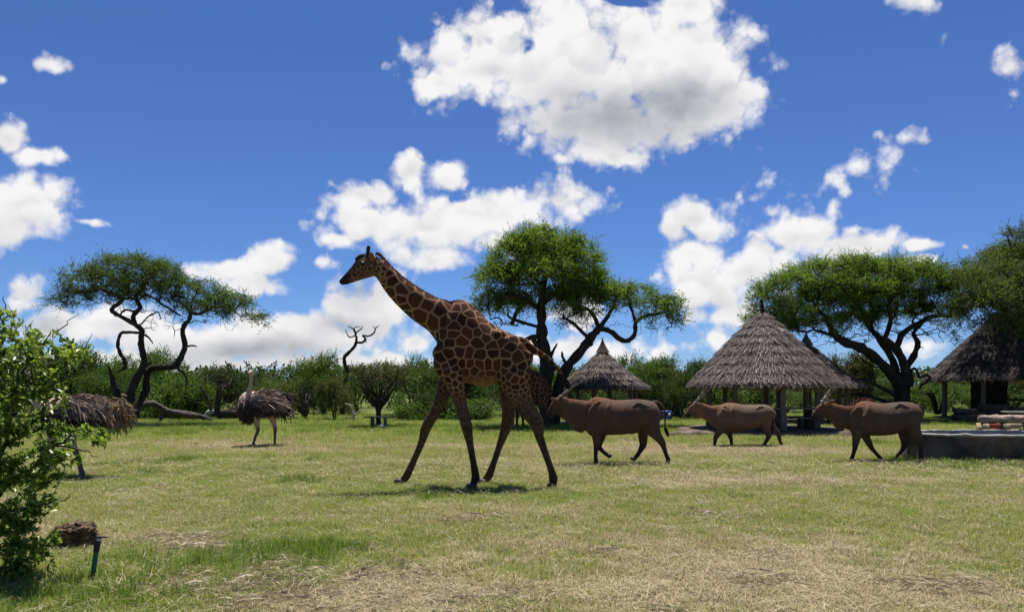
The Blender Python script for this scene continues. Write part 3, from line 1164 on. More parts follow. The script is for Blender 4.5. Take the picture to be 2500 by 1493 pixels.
def left_acacia():
    Y = 32.8
    t = Tree()
    t.slim = 0.85
    base = W(318, 1042, Y)
    base.z = 0.0
    px_limb(t, [(318, 1046), (312, 1000), (322, 950), (338, 915), (352, 885), (346, 850), (344, 828), (346, 805), (330, 790), (326, 770),
                (342, 752), (336, 735), (332, 722), (352, 705)], Y, [17, 14, 12, 11, 10, 9, 8.5, 8, 7, 6.5, 6.5, 6, 5.5, 5], [0, 0, .1, .1, 0, 0, .1, .2, .2, .1, 0, 0, 0, .1])
    px_limb(t, [(352, 705), (352, 680), (360, 655)], Y, [5, 4, 2.5], [.1, .3, .5])
    px_limb(t, [(346, 805), (320, 785), (290, 770), (273, 756), (290, 740), (298, 728), (270, 715), (240, 705)], Y, [6, 6, 6, 6, 5.5, 5, 4.5, 3.5], [0, -.2, -.3, -.3, -.4, -.5, -.7, -.9])
    px_limb(t, [(290, 770), (305, 757), (330, 760)], Y, [3, 3, 3], [-.3, -.2, 0])
    px_limb(t, [(298, 728), (318, 728), (334, 734)], Y, [3.5, 3.5, 3.5], [-.5, -.3, 0])
    px_limb(t, [(240, 705), (215, 712), (180, 715)], Y, [3.2, 2.5, 1.5], [-.9, -1.2, -1.4])
    px_limb(t, [(346, 812), (320, 811), (296, 813), (288, 840), (294, 862), (302, 875), (304, 898), (276, 908)], Y, [4, 4, 4.5, 5, 6, 5.5, 5, 1.2], [0, .2, .3, .4, .5, .5, .6, .8])
    px_limb(t, [(334, 735), (360, 720), (400, 745), (440, 770)], Y, [3, 3, 3, 2.5], [0, -.4, -.3, .2])
    px_limb(t, [(346, 790), (362, 772), (385, 762), (392, 778)], Y, [2.5, 2.5, 2, 1.5], [0, -.2, -.4, -.4])
    px_limb(t, [(346, 815), (362, 822), (372, 838)], Y, [3, 3, 1.5], [0, -.2, -.3])
    # second stem that runs sideways, then rises
    px_limb(t, [(322, 1030), (338, 985), (356, 955), (358, 920), (368, 900), (395, 896), (425, 893), (440, 875), (452, 845), (446, 815), (450, 795), (462, 780), (466, 765)],
            Y, [13, 12, 11, 10, 9.5, 9.5, 10, 9, 8, 7, 6.5, 6.5, 6], [0, .3, .6, .7, .7, .7, .8, .9, 1, 1, 1, 1, 1])
    px_limb(t, [(466, 765), (490, 765), (515, 752), (545, 748), (575, 755)], Y, [5, 4.5, 4, 3, 2], [1, 1.1, 1.3, 1.4, 1.6])
    px_limb(t, [(466, 765), (450, 745), (420, 730)], Y, [4, 3.5, 2.5], [1, .8, .6])
    px_limb(t, [(466, 765), (468, 740), (480, 715)], Y, [4, 3.5, 2.5], [1, .9, .8])
    px_limb(t, [(452, 846), (470, 843), (480, 846)], Y, [3, 2.5, 1.5], [1, .8, .7])
    px_limb(t, [(430, 895), (450, 912), (456, 935), (450, 965)], Y, [4, 3, 2, 1], [.8, .6, .5, .5])
    px_limb(t, [(312, 1020), (285, 960), (272, 915), (262, 890)], Y, [12, 10, 6, 1.5], [0, .2, .2, .1])
    pads = px_pads([(320, 660, 110, 36, Y, 2.2), (240, 690, 85, 34, Y - .6, 1.7), (395, 690, 60, 42, Y + .2, 1.7), (175, 725, 42, 22, Y - .8, .9), (340, 700, 70, 20, Y, 1.5),
                    (480, 715, 75, 36, Y + 1, 1.7), (560, 745, 68, 30, Y + 1.3, 1.3), (615, 770, 34, 22, Y + 1.4, .9), (430, 740, 40, 30, Y + .6, 1.2), (150, 745, 30, 20, Y - .8, .8), (270, 720, 90, 22, Y - .3, 1.5), (520, 755, 70, 22, Y + 1.2, 1.3), (635, 785, 22, 16, Y + 1.4, .6)])
    finish_tree(t, 'acacia_tree', (base.x, Y, 0), 'flat-topped acacia with twisting S-shaped twin stems behind the ostriches', 'acacia_trees', pads, 500, 9, 12, 0.60, 0.088,
                'acacia_dark', 'bark_dark', bare=[(340, 765, 80, 40, Y, 1.3), (470, 790, 60, 26, Y + 1, .9), (580, 790, 60, 22, Y + 1.3, .9), (400, 800, 60, 40, Y + .4, .8), (250, 745, 60, 26, Y - .5, 1.0)], nbare=210, wander=0.16, cap=0.05, tip=0.009)


def centre_acacia():
    Y = 32.5
    t = Tree()
    base = W(1338, 1042, Y)
    px_limb(t, [(1334, 1044), (1332, 990), (1330, 930), (1336, 890), (1326, 850), (1322, 800), (1322, 750), (1326, 700), (1332, 650), (1330, 600)],
            Y, [20, 18, 18, 19, 15, 12, 10, 8, 6, 3.5])
    px_limb(t, [(1330, 825), (1305, 822), (1280, 830)], Y, [5, 7, 4], [0, -.2, -.3])
    px_limb(t, [(1326, 862), (1312, 845), (1300, 826)], Y, [7, 6.5, 6], [0, -.1, -.2])
    px_limb(t, [(1336, 880), (1348, 860), (1360, 838)], Y, [5, 4, 2], [0, -.1, -.2])
    px_limb(t, [(1334, 868), (1336, 850), (1338, 845)], Y, [4, 4, 3], [0, -.2, -.3])
    px_limb(t, [(1322, 760), (1290, 735), (1255, 720), (1225, 735)], Y, [6, 5, 4, 2], [0, -.5, -.9, -1.2])
    px_limb(t, [(1322, 745), (1355, 715), (1390, 690), (1420, 680)], Y, [6, 5, 4, 2], [0, .5, .9, 1.2])
    px_limb(t, [(1326, 700), (1290, 665), (1255, 640)], Y, [5, 4, 2], [0, .6, 1])
    px_limb(t, [(1330, 680), (1365, 640), (1395, 615)], Y, [5, 4, 2], [0, -.6, -1])
    px_limb(t, [(1322, 770), (1320, 720), (1300, 690)], Y, [5, 4, 2], [0, -1.2, -2])
    px_limb(t, [(1250, 790), (1262, 760), (1285, 735)], Y + 2.0, [5, 5, 4], attach=False)
    px_limb(t, [(1322, 800), (1255, 780), (1240, 770)], Y, [4, 4, 3], [0, 1.5, 1.8])
    # leaning stem to the right
    px_limb(t, [(1350, 1040), (1358, 985), (1366, 935), (1385, 895), (1415, 860), (1440, 825), (1462, 802)], Y, [15, 15, 14, 13, 12, 11, 9], [.3, .4, .5, .5, .5, .4, .3])
    px_limb(t, [(1385, 892), (1374, 872), (1372, 858)], Y, [4, 3.5, 2], [.5, .4, .4])
    px_limb(t, [(1425, 850), (1440, 842), (1446, 838)], Y, [5, 4, 3], [.5, .3, .2])
    px_limb(t, [(1462, 802), (1490, 808), (1515, 828), (1535, 830), (1550, 812), (1552, 788), (1575, 770), (1610, 765)], Y, [7, 6.5, 6.5, 6, 5.5, 5, 4, 3], [.3, .2, 0, 0, 0, 0, -.2, -.3])
    px_limb(t, [(1462, 802), (1452, 775), (1435, 755), (1400, 745)], Y, [6, 5, 4, 2.5], [.3, .3, .5, .7])
    px_limb(t, [(1462, 802), (1485, 770), (1500, 740)], Y, [6, 5, 3], [.3, .6, .9])
    px_limb(t, [(1552, 788), (1540, 750), (1530, 720)], Y, [4, 3, 2], [0, -.3, -.5])
    px_limb(t, [(1440, 828), (1400, 790), (1375, 775)], Y, [5, 4, 2.5], [.4, -.3, -.7])
    pads = px_pads([(1325, 600, 105, 38, Y, 2.2), (1265, 645, 85, 55, Y - .3, 2.0), (1385, 640, 85, 58, Y + .2, 2.0), (1325, 680, 110, 46, Y - .6, 2.2), (1215, 690, 62, 50, Y - .5, 1.6),
                    (1425, 680, 60, 40, Y + .5, 1.5), (1200, 740, 44, 36, Y, 1.3), (1250, 745, 50, 36, Y + .6, 1.4),
                    (1430, 735, 65, 38, Y + .3, 1.5), (1500, 725, 55, 34, Y + .3, 1.4), (1550, 725, 60, 30, Y, 1.4), (1620, 750, 48, 26, Y - .2, 1.1), (1400, 770, 50, 28, Y - .4, 1.2), (1650, 785, 26, 18, Y - .2, .7), (1410, 710, 60, 36, Y + .2, 1.6), (1460, 715, 50, 32, Y + .2, 1.4), (1180, 760, 34, 30, Y + .3, 1.0), (1330, 735, 90, 26, Y + .8, 1.6), (1590, 765, 50, 24, Y, 1.1)])
    finish_tree(t, 'acacia_tree', (base.x, Y, 0), 'tall dense acacia with an upright stem and one leaning over the small hut', 'acacia_trees', pads, 900, 10, 13, 0.68, 0.098,
                'acacia_bright', 'bark_dark', bare=[(1240, 795, 60, 24, Y, 1.3), (1440, 800, 90, 26, Y + .3, 1.2), (1600, 805, 60, 24, Y, 1.0), (1330, 770, 80, 24, Y, 1.2)], nbare=200, wander=0.15, cap=0.05, tip=0.009)


def right_acacia():
    Y = 37.5
    t = Tree()
    base = W(2210, 1030, Y)
    px_limb(t, [(2205, 1032), (2205, 990), (2200, 945)], Y, [24, 20, 20])
    px_limb(t, [(2200, 950), (2170, 905), (2130, 868), (2095, 845), (2060, 835), (2035, 812), (2020, 775)], Y, [15, 13, 12, 11, 9, 8, 6], [0, -.3, -.6, -.8, -1, -1.2, -1.4])
    px_limb(t, [(2095, 845), (2040, 820), (1985, 805)], Y, [6, 5, 2.5], [-.8, -1, -1.2])
    px_limb(t, [(2198, 945), (2180, 880), (2150, 830), (2125, 800), (2110, 765), (2085, 735), (2060, 715)], Y, [11, 9, 8, 7, 6, 5, 3], [0, .4, .8, 1.1, 1.3, 1.5, 1.6])
    px_limb(t, [(2125, 800), (2130, 760), (2120, 725), (2140, 700)], Y, [6, 5, 4, 3], [1.1, .9, .6, .5])
    px_limb(t, [(2208, 950), (2210, 900), (2190, 855), (2160, 825)], Y, [15, 11, 9, 7], [0, -.2, -.4, -.6])
    px_limb(t, [(2190, 855), (2200, 820), (2240, 790), (2285, 770), (2320, 772)], Y, [8, 7, 6, 5, 4], [-.4, -.5, -.8, -1, -1.2])
    px_limb(t, [(2212, 900), (2235, 860), (2240, 835), (2230, 812), (2250, 790)], Y, [8, 7, 6, 5, 4], [-.2, .2, .4, .5, .6])
    px_limb(t, [(2160, 825), (2175, 780), (2170, 745), (2190, 715)], Y, [6, 5, 4, 3], [-.6, -.9, -1.2, -1.4])
    px_limb(t, [(2222, 935), (2224, 905), (2235, 900), (2245, 920), (2262, 915), (2270, 925), (2250, 940), (2245, 950)], Y, [9, 4, 3, 3, 3, 3, 3, 2], [0, -.2, -.3, -.3, -.4, -.4, -.3, -.2])
    px_limb(t, [(2195, 970), (2140, 940), (2100, 925), (2060, 940)], Y, [5, 4, 3, 2], [0, -.5, -.8, -1])
    px_limb(t, [(2195, 990), (2130, 970), (2080, 960), (2040, 975)], Y, [5, 4, 3, 2], [0, .5, .8, 1])
    pads = px_pads([(2050, 665, 150, 34, Y, 2.6), (1940, 705, 100, 36, Y - .8, 2.0), (2170, 670, 130, 36, Y, 2.6), (1875, 745, 60, 30, Y - .8, 1.4), (2050, 710, 130, 30, Y - 1, 2.0),
                    (2250, 690, 90, 40, Y - .4, 2.2), (1900, 775, 60, 30, Y - .8, 1.4), (1850, 780, 36, 26, Y - .8, 1.0), (2000, 740, 110, 34, Y + .6, 2.0), (2100, 735, 120, 34, Y + .2, 2.2), (1960, 775, 80, 30, Y - 1.2, 1.4), (2180, 725, 100, 26, Y + .8, 1.8), (2290, 725, 60, 40, Y - .5, 1.6), (2120, 760, 60, 26, Y + 1.6, 1.2), (1990, 795, 80, 24, Y - 1, 1.5), (2080, 785, 70, 26, Y + 1, 1.5), (2200, 765, 90, 28, Y + .8, 1.6), (1905, 800, 55, 24, Y - .4, 1.3), (2270, 760, 60, 30, Y + .6, 1.4)])
    finish_tree(t, 'acacia_tree', (base.x, Y, 0), 'umbrella-shaped acacia with bright green canopy and forked dark trunk beyond the largest round hut', 'acacia_trees', pads, 1150, 10, 13, 0.70, 0.098,
                'acacia_bright', 'bark_dark', bare=[(2050, 830, 110, 30, Y - .5, 1.6), (2160, 815, 100, 36, Y, 1.6), (2260, 820, 70, 36, Y, 1.2), (2090, 900, 80, 40, Y, 1.4)], nbare=340, wander=0.17, cap=0.055, tip=0.013)


def far_right_tree():
    Y = 36.0
    t = Tree()
    base = W(2560, 1030, Y)
    px_limb(t, [(2560, 1032), (2556, 950), (2540, 860), (2520, 800), (2490, 750)], Y, [24, 20, 17, 13, 9])
    px_limb(t, [(2525, 810), (2470, 770), (2420, 740), (2360, 730), (2320, 735)], Y, [10, 8, 6, 5, 3], [0, -.6, -1, -1.4, -1.6])
    px_limb(t, [(2520, 800), (2560, 740), (2570, 680), (2540, 620)], Y, [9, 7, 5, 3], [0, .5, .8, .8])
    px_limb(t, [(2500, 770), (2470, 700), (2450, 660)], Y, [8, 6, 3], [0, .3, .3])
    px_limb(t, [(2530, 820), (2600, 760), (2660, 730)], Y, [9, 7, 4], [0, -.5, -1])
    px_limb(t, [(2490, 690), (2470, 620), (2460, 575)], Y, [4, 3, 1.5], [.2, .1, .1])
    pads = px_pads([(2340, 690, 55, 36, Y - 1, 1.6), (2420, 680, 90, 44, Y, 2.2), (2500, 640, 80, 50, Y, 2.0), (2480, 720, 110, 56, Y - 1.6, 1.4), (2390, 750, 80, 50, Y - 1.8, 1.3), (2340, 790, 40, 46, Y - 1.8, .9),
                    (2600, 680, 100, 60, Y, 2.2), (2485, 585, 36, 40, Y, .9), (2460, 790, 90, 30, Y - 2.2, .8), (2680, 740, 90, 60, Y, 2.0), (2450, 640, 90, 40, Y + 2.5, 2.0), (2560, 620, 100, 50, Y + 3, 2.2), (2380, 700, 70, 40, Y + 2, 1.6), (2440, 740, 110, 50, Y - 2.4, 1.0)])
    finish_tree(t, 'thorn_tree', (base.x, Y, 0), 'tangled olive-green thorn tree hanging over the dark thatched hut', 'acacia_trees', pads, 1050, 10, 11, 0.70, 0.095,
                'acacia_mid', 'bark_twig', wander=0.2, cap=0.04, tip=0.010, spread=0.9, up=0.05)


def umbrella_thorn():
    Y = 31.8
    t = Tree()
    base = W(924, 1040, Y)
    base.z = 0
    px_limb(t, [(924, 1042), (924, 1020), (924, 1000)], Y, [8, 6.5, 7])
    for k in range(15):
        a = k / 14 * 2 - 1
        dz = random.uniform(-1.1, 1.1)
        x1, y1 = 924 + a * 66, 905 + abs(a) * 26 + random.uniform(-6, 8)
        px_limb(t, [(924, 1003), (924 + a * 22, 975 - 8 * (1 - abs(a))), (924 + a * 46, 940), (x1, y1)], Y, [4, 2.6, 1.8, 1], [0, dz * .3, dz * .7, dz], jit=0.03)
    pads = px_pads([(930, 905, 72, 20, Y, 1.4), (885, 925, 34, 22, Y - .2, 1.0), (975, 925, 34, 22, Y + .2, 1.0), (930, 930, 60, 26, Y - .3, 1.2)])
    finish_tree(t, 'thorn_tree', (base.x, Y, 0), 'small dark umbrella thorn tree with fanned branches behind the plank bench', None, pads, 420, 3, 6, 0.32, 0.085,
                'acacia_olive', 'bark_dark', wander=0.16, cap=0.012, tip=0.006)


def dead_tree():
    Y = 44.0
    t = Tree()
    base = W(842, 1010, Y)
    base.z = 0
    px_limb(t, [(836, 1015), (838, 960), (848, 912), (842, 888), (842, 870), (862, 850), (870, 832), (868, 815), (862, 803), (850, 796)], Y, [7, 6, 5, 4.5, 4.2, 4, 3.5, 3, 2, 1])
    px_limb(t, [(870, 835), (884, 836), (892, 828), (886, 818), (898, 820), (912, 814), (918, 800), (926, 795)], Y, [3, 3, 2.8, 2, 2, 2, 1.5, .8], [0, -.1, -.1, -.1, 0, .1, .2, .2])
    px_limb(t, [(870, 812), (884, 800), (884, 795)], Y, [1.8, 1.2, .8])
    px_limb(t, [(868, 818), (852, 822), (845, 808), (844, 803)], Y, [1.8, 1.5, 1, .6])
    px_limb(t, [(862, 804), (872, 797), (880, 799)], Y, [1.4, 1, .6])
    px_limb(t, [(917, 803), (912, 797), (910, 796)], Y, [1.2, .8, .6])
    px_limb(t, [(890, 828), (894, 834), (896, 836)], Y, [1.4, 1, .6])
    finish_tree(t, 'dead_tree', (base.x, Y, 0), 'bare black dead tree poking crookedly above the scrub', None, None, 0, 0, 0, 0, 0, None, 'bark_dark')


def grey_thicket(px, py, Y, wpx, hpx, label, n=170, bark='bark_twig', leaf=None):
    """bare, twiggy shrub"""
    t = Tree()
    base = W(px, py, Y)
    base.z = 0
    for k in range(5):
        a = random.uniform(-1, 1)
        px_limb(t, [(px + a * 6, py + 2), (px + a * wpx * .3, py - hpx * .35), (px + a * wpx * .55, py - hpx * .6)], Y, [4, 3, 2], [0, random.uniform(-.4, .4), random.uniform(-.8, .8)], attach=k > 0)
    pads = px_pads([(px, py - hpx * .55, wpx, hpx * .45, Y, wpx / FOCAL * Y * .8)])
    T, _ = pad_points(pads, n, 0.1)
    t.grow(T, step=0.3, wander=0.22, sag=0.12)
    rt = root('bare_shrub', (base.x, Y, 0), label, 'shrub')
    t.wood(0.008, 0.03).part('branches', MATS[bark], rt)
    if leaf:
        V, F = sprays(T[::2], RNG.normal(0, 1, (len(T[::2]), 3)), 2, 6, 0.3, 0.09, RNG)
        part('crown', V, F, MATS[leaf], rt)


def make_scrub(seed, leafm, w, h, ntips=230, shoots=7, per=10, domed=True):
    """one scrub tree around the origin: returns wood mesh, leaf mesh"""
    global RNG
    old = RNG
    RNG = np.random.default_rng(seed)
    t = Tree()
    t.add((0, 0, -0.1), -1, 0.09)
    stems = 5
    for k in range(stems):
        a = 2 * math.pi * k / stems + RNG.uniform(-.4, .4)
        q = w * RNG.uniform(.25, .5)
        t.limb([(0, 0, 0), (math.cos(a) * q * .4, math.sin(a) * q * .4, h * .3), (math.cos(a) * q, math.sin(a) * q, h * .6)], [0.07, 0.05, 0.03], sub=4, jit=0.05)
    pads = []
    for k in range(11):
        a = RNG.uniform(0, 2 * math.pi)
        q = w * math.sqrt(RNG.uniform(0, 1)) * 0.72
        zz = h * (0.80 - 0.50 * (q / w) ** 2 * RNG.uniform(.4, 1.6))
        pads.append((math.cos(a) * q, math.sin(a) * q, zz, w * RNG.uniform(.26, .42), w * RNG.uniform(.26, .42), h * RNG.uniform(.10, .20)))
    if domed:
        for k in range(9):
            a = RNG.uniform(0, 2 * math.pi)
            pads.append((math.cos(a) * w * .72, math.sin(a) * w * .72, h * RNG.uniform(.14, .5), w * .3, w * .3, h * .18))
    T, _ = pad_points(pads, ntips, 0.2)
    T[:, 2] = np.maximum(T[:, 2], 0.12)
    tips = t.grow(T, step=0.4, wander=0.16, sag=0.05)
    Vw, Fw = t.wood(0.008, 0.04).get()
    tp = np.array([t.P[i] for i in tips])
    pr = np.array([t.P[t.par[i]] for i in tips])
    d = tp - pr
    d /= np.linalg.norm(d, axis=1)[:, None] + 1e-9
    V, F = sprays(tp, d * .6, shoots, per, 0.62, 0.105, RNG, 0.75, 0.40, 0.34)
    V[:, 2] = np.maximum(V[:, 2], 0.01)
    wm = make_mesh('trunk', Vw, Fw, True)
    wm.materials.append(MATS['bark_twig'])
    lm = make_mesh('crown', V, F)
    lm.materials.append(MATS[leafm])
    RNG = old
    return wm, lm


def scrub_belt():
    kinds = {}
    for k, (leafm, w, h) in enumerate([('scrub_bright', 2.3, 3.0), ('scrub_dark', 2.2, 2.8), ('scrub_bright', 2.6, 3.2), ('acacia_olive', 2.0, 2.6), ('scrub_dark', 2.5, 3.1), ('scrub_bright', 1.1, 1.3), ('scrub_dark', 1.0, 1.2)]):
        kinds[k] = make_scrub(100 + k, leafm, w, h, 330 if k < 5 else 120, domed=True) + (w, h)
    bright, dark, olive = 'bright green', 'dark green', 'olive'
    # px, top py, Y, half width px, kind, label
    L = [
        (-260, 850, 44, 160, 4, 'dark green rounded scrub tree west of the leafy foreground bush'),
        (-120, 870, 42, 130, 0, 'bright green scrub tree half lost behind the leafy foreground bush'),
        (30, 850, 41, 140, 1, 'dark scrub tree rising straight behind the leafy foreground bush'),
        (170, 835, 43, 110, 4, 'broad dark scrub tree between the foreground bush and the twisted acacia'),
        (265, 880, 40, 80, 2, 'bright scrub just left of the twisted acacia stems'),
        (370, 850, 43, 90, 0, 'bright green scrub filling the fork of the twisted acacia'),
        (420, 925, 40, 80, 5, 'low bright green shrub above the long fallen branch'),
        (470, 930, 39.5, 60, 5, 'small leafy shrub beneath the hanging acacia twig'),
        (530, 890, 45, 80, 1, 'dark scrub behind the bare grey thicket'),
        (600, 914, 46, 80, 4, 'scrub tree rising behind the upright neck of the ostrich'),
        (665, 920, 46, 75, 2, 'bright scrub behind the tail of the standing ostrich'),
        (735, 926, 45, 60, 3, 'olive scrub left of the crooked dead tree'),
        (790, 860, 46, 85, 0, 'tall bright scrub around the foot of the crooked dead tree'),
        (815, 915, 38, 45, 3, 'olive thorn shrub left of the umbrella thorn tree'),
        (870, 885, 48, 60, 4, 'dark scrub peeking out above the umbrella thorn tree'),
        (1010, 862, 42, 85, 2, 'bright domed scrub in front of which the long-necked giraffe steps'),
        (1090, 890, 41, 90, 1, 'dark scrub behind the forelegs of the walking giraffe'),
        (1180, 900, 42, 90, 4, 'dark scrub under the belly of the walking giraffe'),
        (1150, 975, 38, 60, 5, 'low bright shrub between the legs of the walking giraffe'),
        (1010, 985, 37.5, 45, 5, 'low bright shrub right of the plank bench'),
        (1060, 965, 38.5, 45, 6, 'low dark shrub left of the striding foreleg of the giraffe'),
        (1290, 880, 43, 80, 0, 'bright scrub seen past the giraffe tail root'),
        (1400, 935, 44, 70, 5, 'low scrub glimpsed below the eaves of the small hut'),
        (1480, 940, 46, 80, 6, 'dark low scrub in the shade behind the small hut'),
        (1545, 856, 46, 85, 2, 'bright scrub tree right behind the small hut roof'),
        (1625, 868, 45, 95, 0, 'tall bright scrub tree between the small hut and the largest hut'),
        (1600, 940, 41, 60, 6, 'dark low scrub above the blue drum'),
        (1560, 915, 39.5, 55, 1, 'dark shaded scrub just right of the small hut posts'),  # dark leaf colour stands in for shade at the hedge foot, next shrub too
        (1660, 905, 39, 60, 4, 'dark shaded scrub left of the largest hut platform'),
        (1690, 870, 43, 80, 4, 'dark scrub behind the left eave of the largest hut'),
        (1760, 930, 40, 60, 5, 'leafy shrub seen between the left posts of the largest hut'),
        (1830, 935, 42, 60, 6, 'dark shrub seen under the middle of the largest hut'),
        (1920, 930, 48, 80, 2, 'bright scrub seen between the right posts of the largest hut'),
        (2010, 935, 50, 80, 0, 'bright scrub seen under the hut half hidden behind the largest one'),
        (2075, 850, 44, 60, 3, 'olive thicket beside the roof of the half hidden hut'),
        (2130, 930, 46, 70, 1, 'dark scrub around the foot of the umbrella acacia'),
        (2240, 935, 48, 70, 0, 'bright scrub right of the umbrella acacia trunk'),
        (2310, 930, 50, 70, 2, 'bright scrub seen past the first post of the dark hut'),
        (2380, 935, 52, 80, 0, 'scrub seen through the open side of the dark hut'),
        (2470, 930, 50, 80, 2, 'bright scrub behind the right side of the dark hut'),
        (2570, 900, 48, 110, 1, 'dark scrub east of the dark hut'),
        (2700, 880, 46, 130, 2, 'bright scrub tree far east of the dark hut'),
        (2850, 870, 44, 140, 4, 'dark scrub tree at the far east end of the belt'),
    ]
    for i, (px, top, Y, hw, k, lab) in enumerate(L):
        wm, lm, w, h = kinds[k]
        c = W(px, HORIZON, Y)
        H = EYE + (HORIZON - top) / FOCAL * Y
        sx = hw / FOCAL * Y / w * 1.12
        rt = root('scrub_tree' if H > 2 else 'shrub', (c.x, Y, 0), lab, 'tree' if H > 2 else 'shrub', 'scrub_around_the_clearing')
        rt.rotation_euler.z = random.uniform(0, 6.28)
        rt.scale = (sx, sx, H / h)
        for nm, me in (('trunk', wm), ('crown', lm)):
            o = bpy.data.objects.new(nm, me)
            o.parent = rt
            COL.objects.link(o)
    # the closed wood behind, which nobody could count
    rng = np.random.default_rng(5)
    g = Geo()
    n = 5200
    X = rng.uniform(-75, 75, n)
    Yp = rng.uniform(52, 66, n)
    top = 2.0 + 1.1 * fbm(np.stack([X, Yp], -1), 0.16, 3, 33) + 0.4 * (Yp - 52) / 14
    Z = top * np.sqrt(rng.uniform(0.02, 1, n))
    V, F = sprays(np.stack([X, Yp, Z], -1), rng.normal(0, 1, (n, 3)), 4, 7, 0.9, 0.26, rng, 0.8, 0.3, 0.55)
    V[:, 2] = np.maximum(V[:, 2], 0.02)
    o = part('distant_wood', V, F, MATS['scrub_dark'])
    tag(o, kind='stuff')


def build_trees():
    left_acacia()
    centre_acacia()
    right_acacia()
    far_right_tree()
    umbrella_thorn()
    dead_tree()
    grey_thicket(525, 1010, 38, 75, 115, 'bare grey thicket of arching twigs beside the long fallen branch')
    grey_thicket(745, 1012, 39.5, 40, 85, 'reddish bare thicket right of the standing ostrich')
    grey_thicket(2085, 1010, 38.5, 55, 95, 'tangle of bare dead twigs left of the umbrella acacia trunk', 200)
    grey_thicket(2290, 1005, 40, 50, 75, 'bare dark brush pile right of the umbrella acacia trunk', 150)
    scrub_belt()


# ------------------------------------------------------------------ animals
def ring_list(L, Y):
    """torso rings (px, top, bottom, half depth m [, Yoffset])"""
    A = np.array([(r[0], r[1], r[2], r[3], r[4] if len(r) > 4 else 0.0) for r in L], float)
    A = catmull(A, 5)
    C, RN = [], []
    for x, t, b, hd, dy in A:
        c = W(x, (t + b) / 2, Y + dy)
        C.append(c[:])
        RN.append(abs(b - t) / 2 / FOCAL * (Y + dy))
    V, F = loft(C, RN, np.maximum(A[:, 3], 0.01), 48, vertical=True)
    return V, F


def limb_list(L, Y, flat=0.9, sides=24, sub=5):
    """(px, py, r_px [, Yoffset [, flatten]])"""
    A = np.array([(r[0], r[1], r[2], r[3] if len(r) > 3 else 0.0, r[4] if len(r) > 4 else flat) for r in L], float)
    A = catmull(A, sub)
    C = [W(x, y, Y + dy)[:] for x, y, r, dy, f in A]
    RN = np.maximum(A[:, 2], 0.8) / FOCAL * Y
    return loft(C, RN, RN * A[:, 4], sides)


def hair_blades(pts, dirs, length, width, rng, curl=0.25):
    """many fine strands as narrow triangles"""
    pts = np.asarray(pts, float)
    n = len(pts)
    d = np.asarray(dirs, float) + rng.normal(0, 0.18, (n, 3))
    d /= np.linalg.norm(d, axis=1)[:, None]
    L = length * rng.uniform(0.7, 1.2, n)
    s = np.cross(d, rng.normal(0, 1, (n, 3)))
    s /= np.linalg.norm(s, axis=1)[:, None]
    s *= width / 2
    mid = pts + d * (L * .55)[:, None]
    tip = pts + d * L[:, None]
    tip[:, 2] -= curl * L
    V = np.stack([pts - s, pts + s, mid + s * .8, mid - s * .8, tip], 1).reshape(-1, 3)
    b = np.arange(n)[:, None] * 5
    return V, [b + np.array([[0, 1, 2, 3]]), b + np.array([[3, 2, 4]])]


def ear_geo(base, tip, width, thick, ref=(0, 1, 0)):
    b, t = np.array(base), np.array(tip)
    C = [b + (t - b) * f for f in (0, .2, .45, .7, .9, 1)]
    R = np.array([.45, .8, 1, .75, .35, .08]) * width / 2
    return loft(C, R, np.maximum(R * 0.35, thick / 2 * 0.4), 10, ref=ref)


def to_px(P):
    return 1250 + P[:, 0] / P[:, 1] * FOCAL, HORIZON + (EYE - P[:, 2]) / P[:, 1] * FOCAL


def coat_pattern(me, size_fn, seed=3):
    """giraffe net: distance of every vertex to the border of its patch"""
    P = verts_of(me)
    rng = np.random.default_rng(seed)
    S = size_fn(P)
    cand = rng.permutation(len(P))[:26000]
    seeds, rad = np.zeros((6000, 3)), np.zeros(6000)
    n = 0
    for c in cand:
        p, s = P[c], S[c]
        if n:
            d = np.linalg.norm(seeds[:n] - p, axis=1)
            if (d < np.minimum(s, rad[:n]) * 1.0).any() or (d < 0.72 * s).any():
                continue
        seeds[n], rad[n] = p, s
        n += 1
        if n >= 5990:
            break
    kd = kdtree.KDTree(n)
    for i in range(n):
        kd.insert(seeds[i], i)
    kd.balance()
    E, Cc = np.zeros(len(P)), np.zeros(len(P))
    tone = rng.uniform(0, 1, n)
    PW = P + .045 * np.stack([fbm(P, 5.0, 3, 200 + a) - .5 for a in range(3)], -1) * 2
    for i, p in enumerate(PW):
        f = kd.find_n(p, 4)
        d1 = f[0][2]
        a = seeds[f[0][1]]
        e = 9.0
        for q in f[1:]:
            b = seeds[q[1]]
            e = min(e, (q[2] ** 2 - d1 ** 2) / (2 * np.linalg.norm(b - a) + 1e-9))
        E[i] = e
        Cc[i] = tone[f[0][1]]
    set_attr(me, 'cell', Cc)
    return P, E


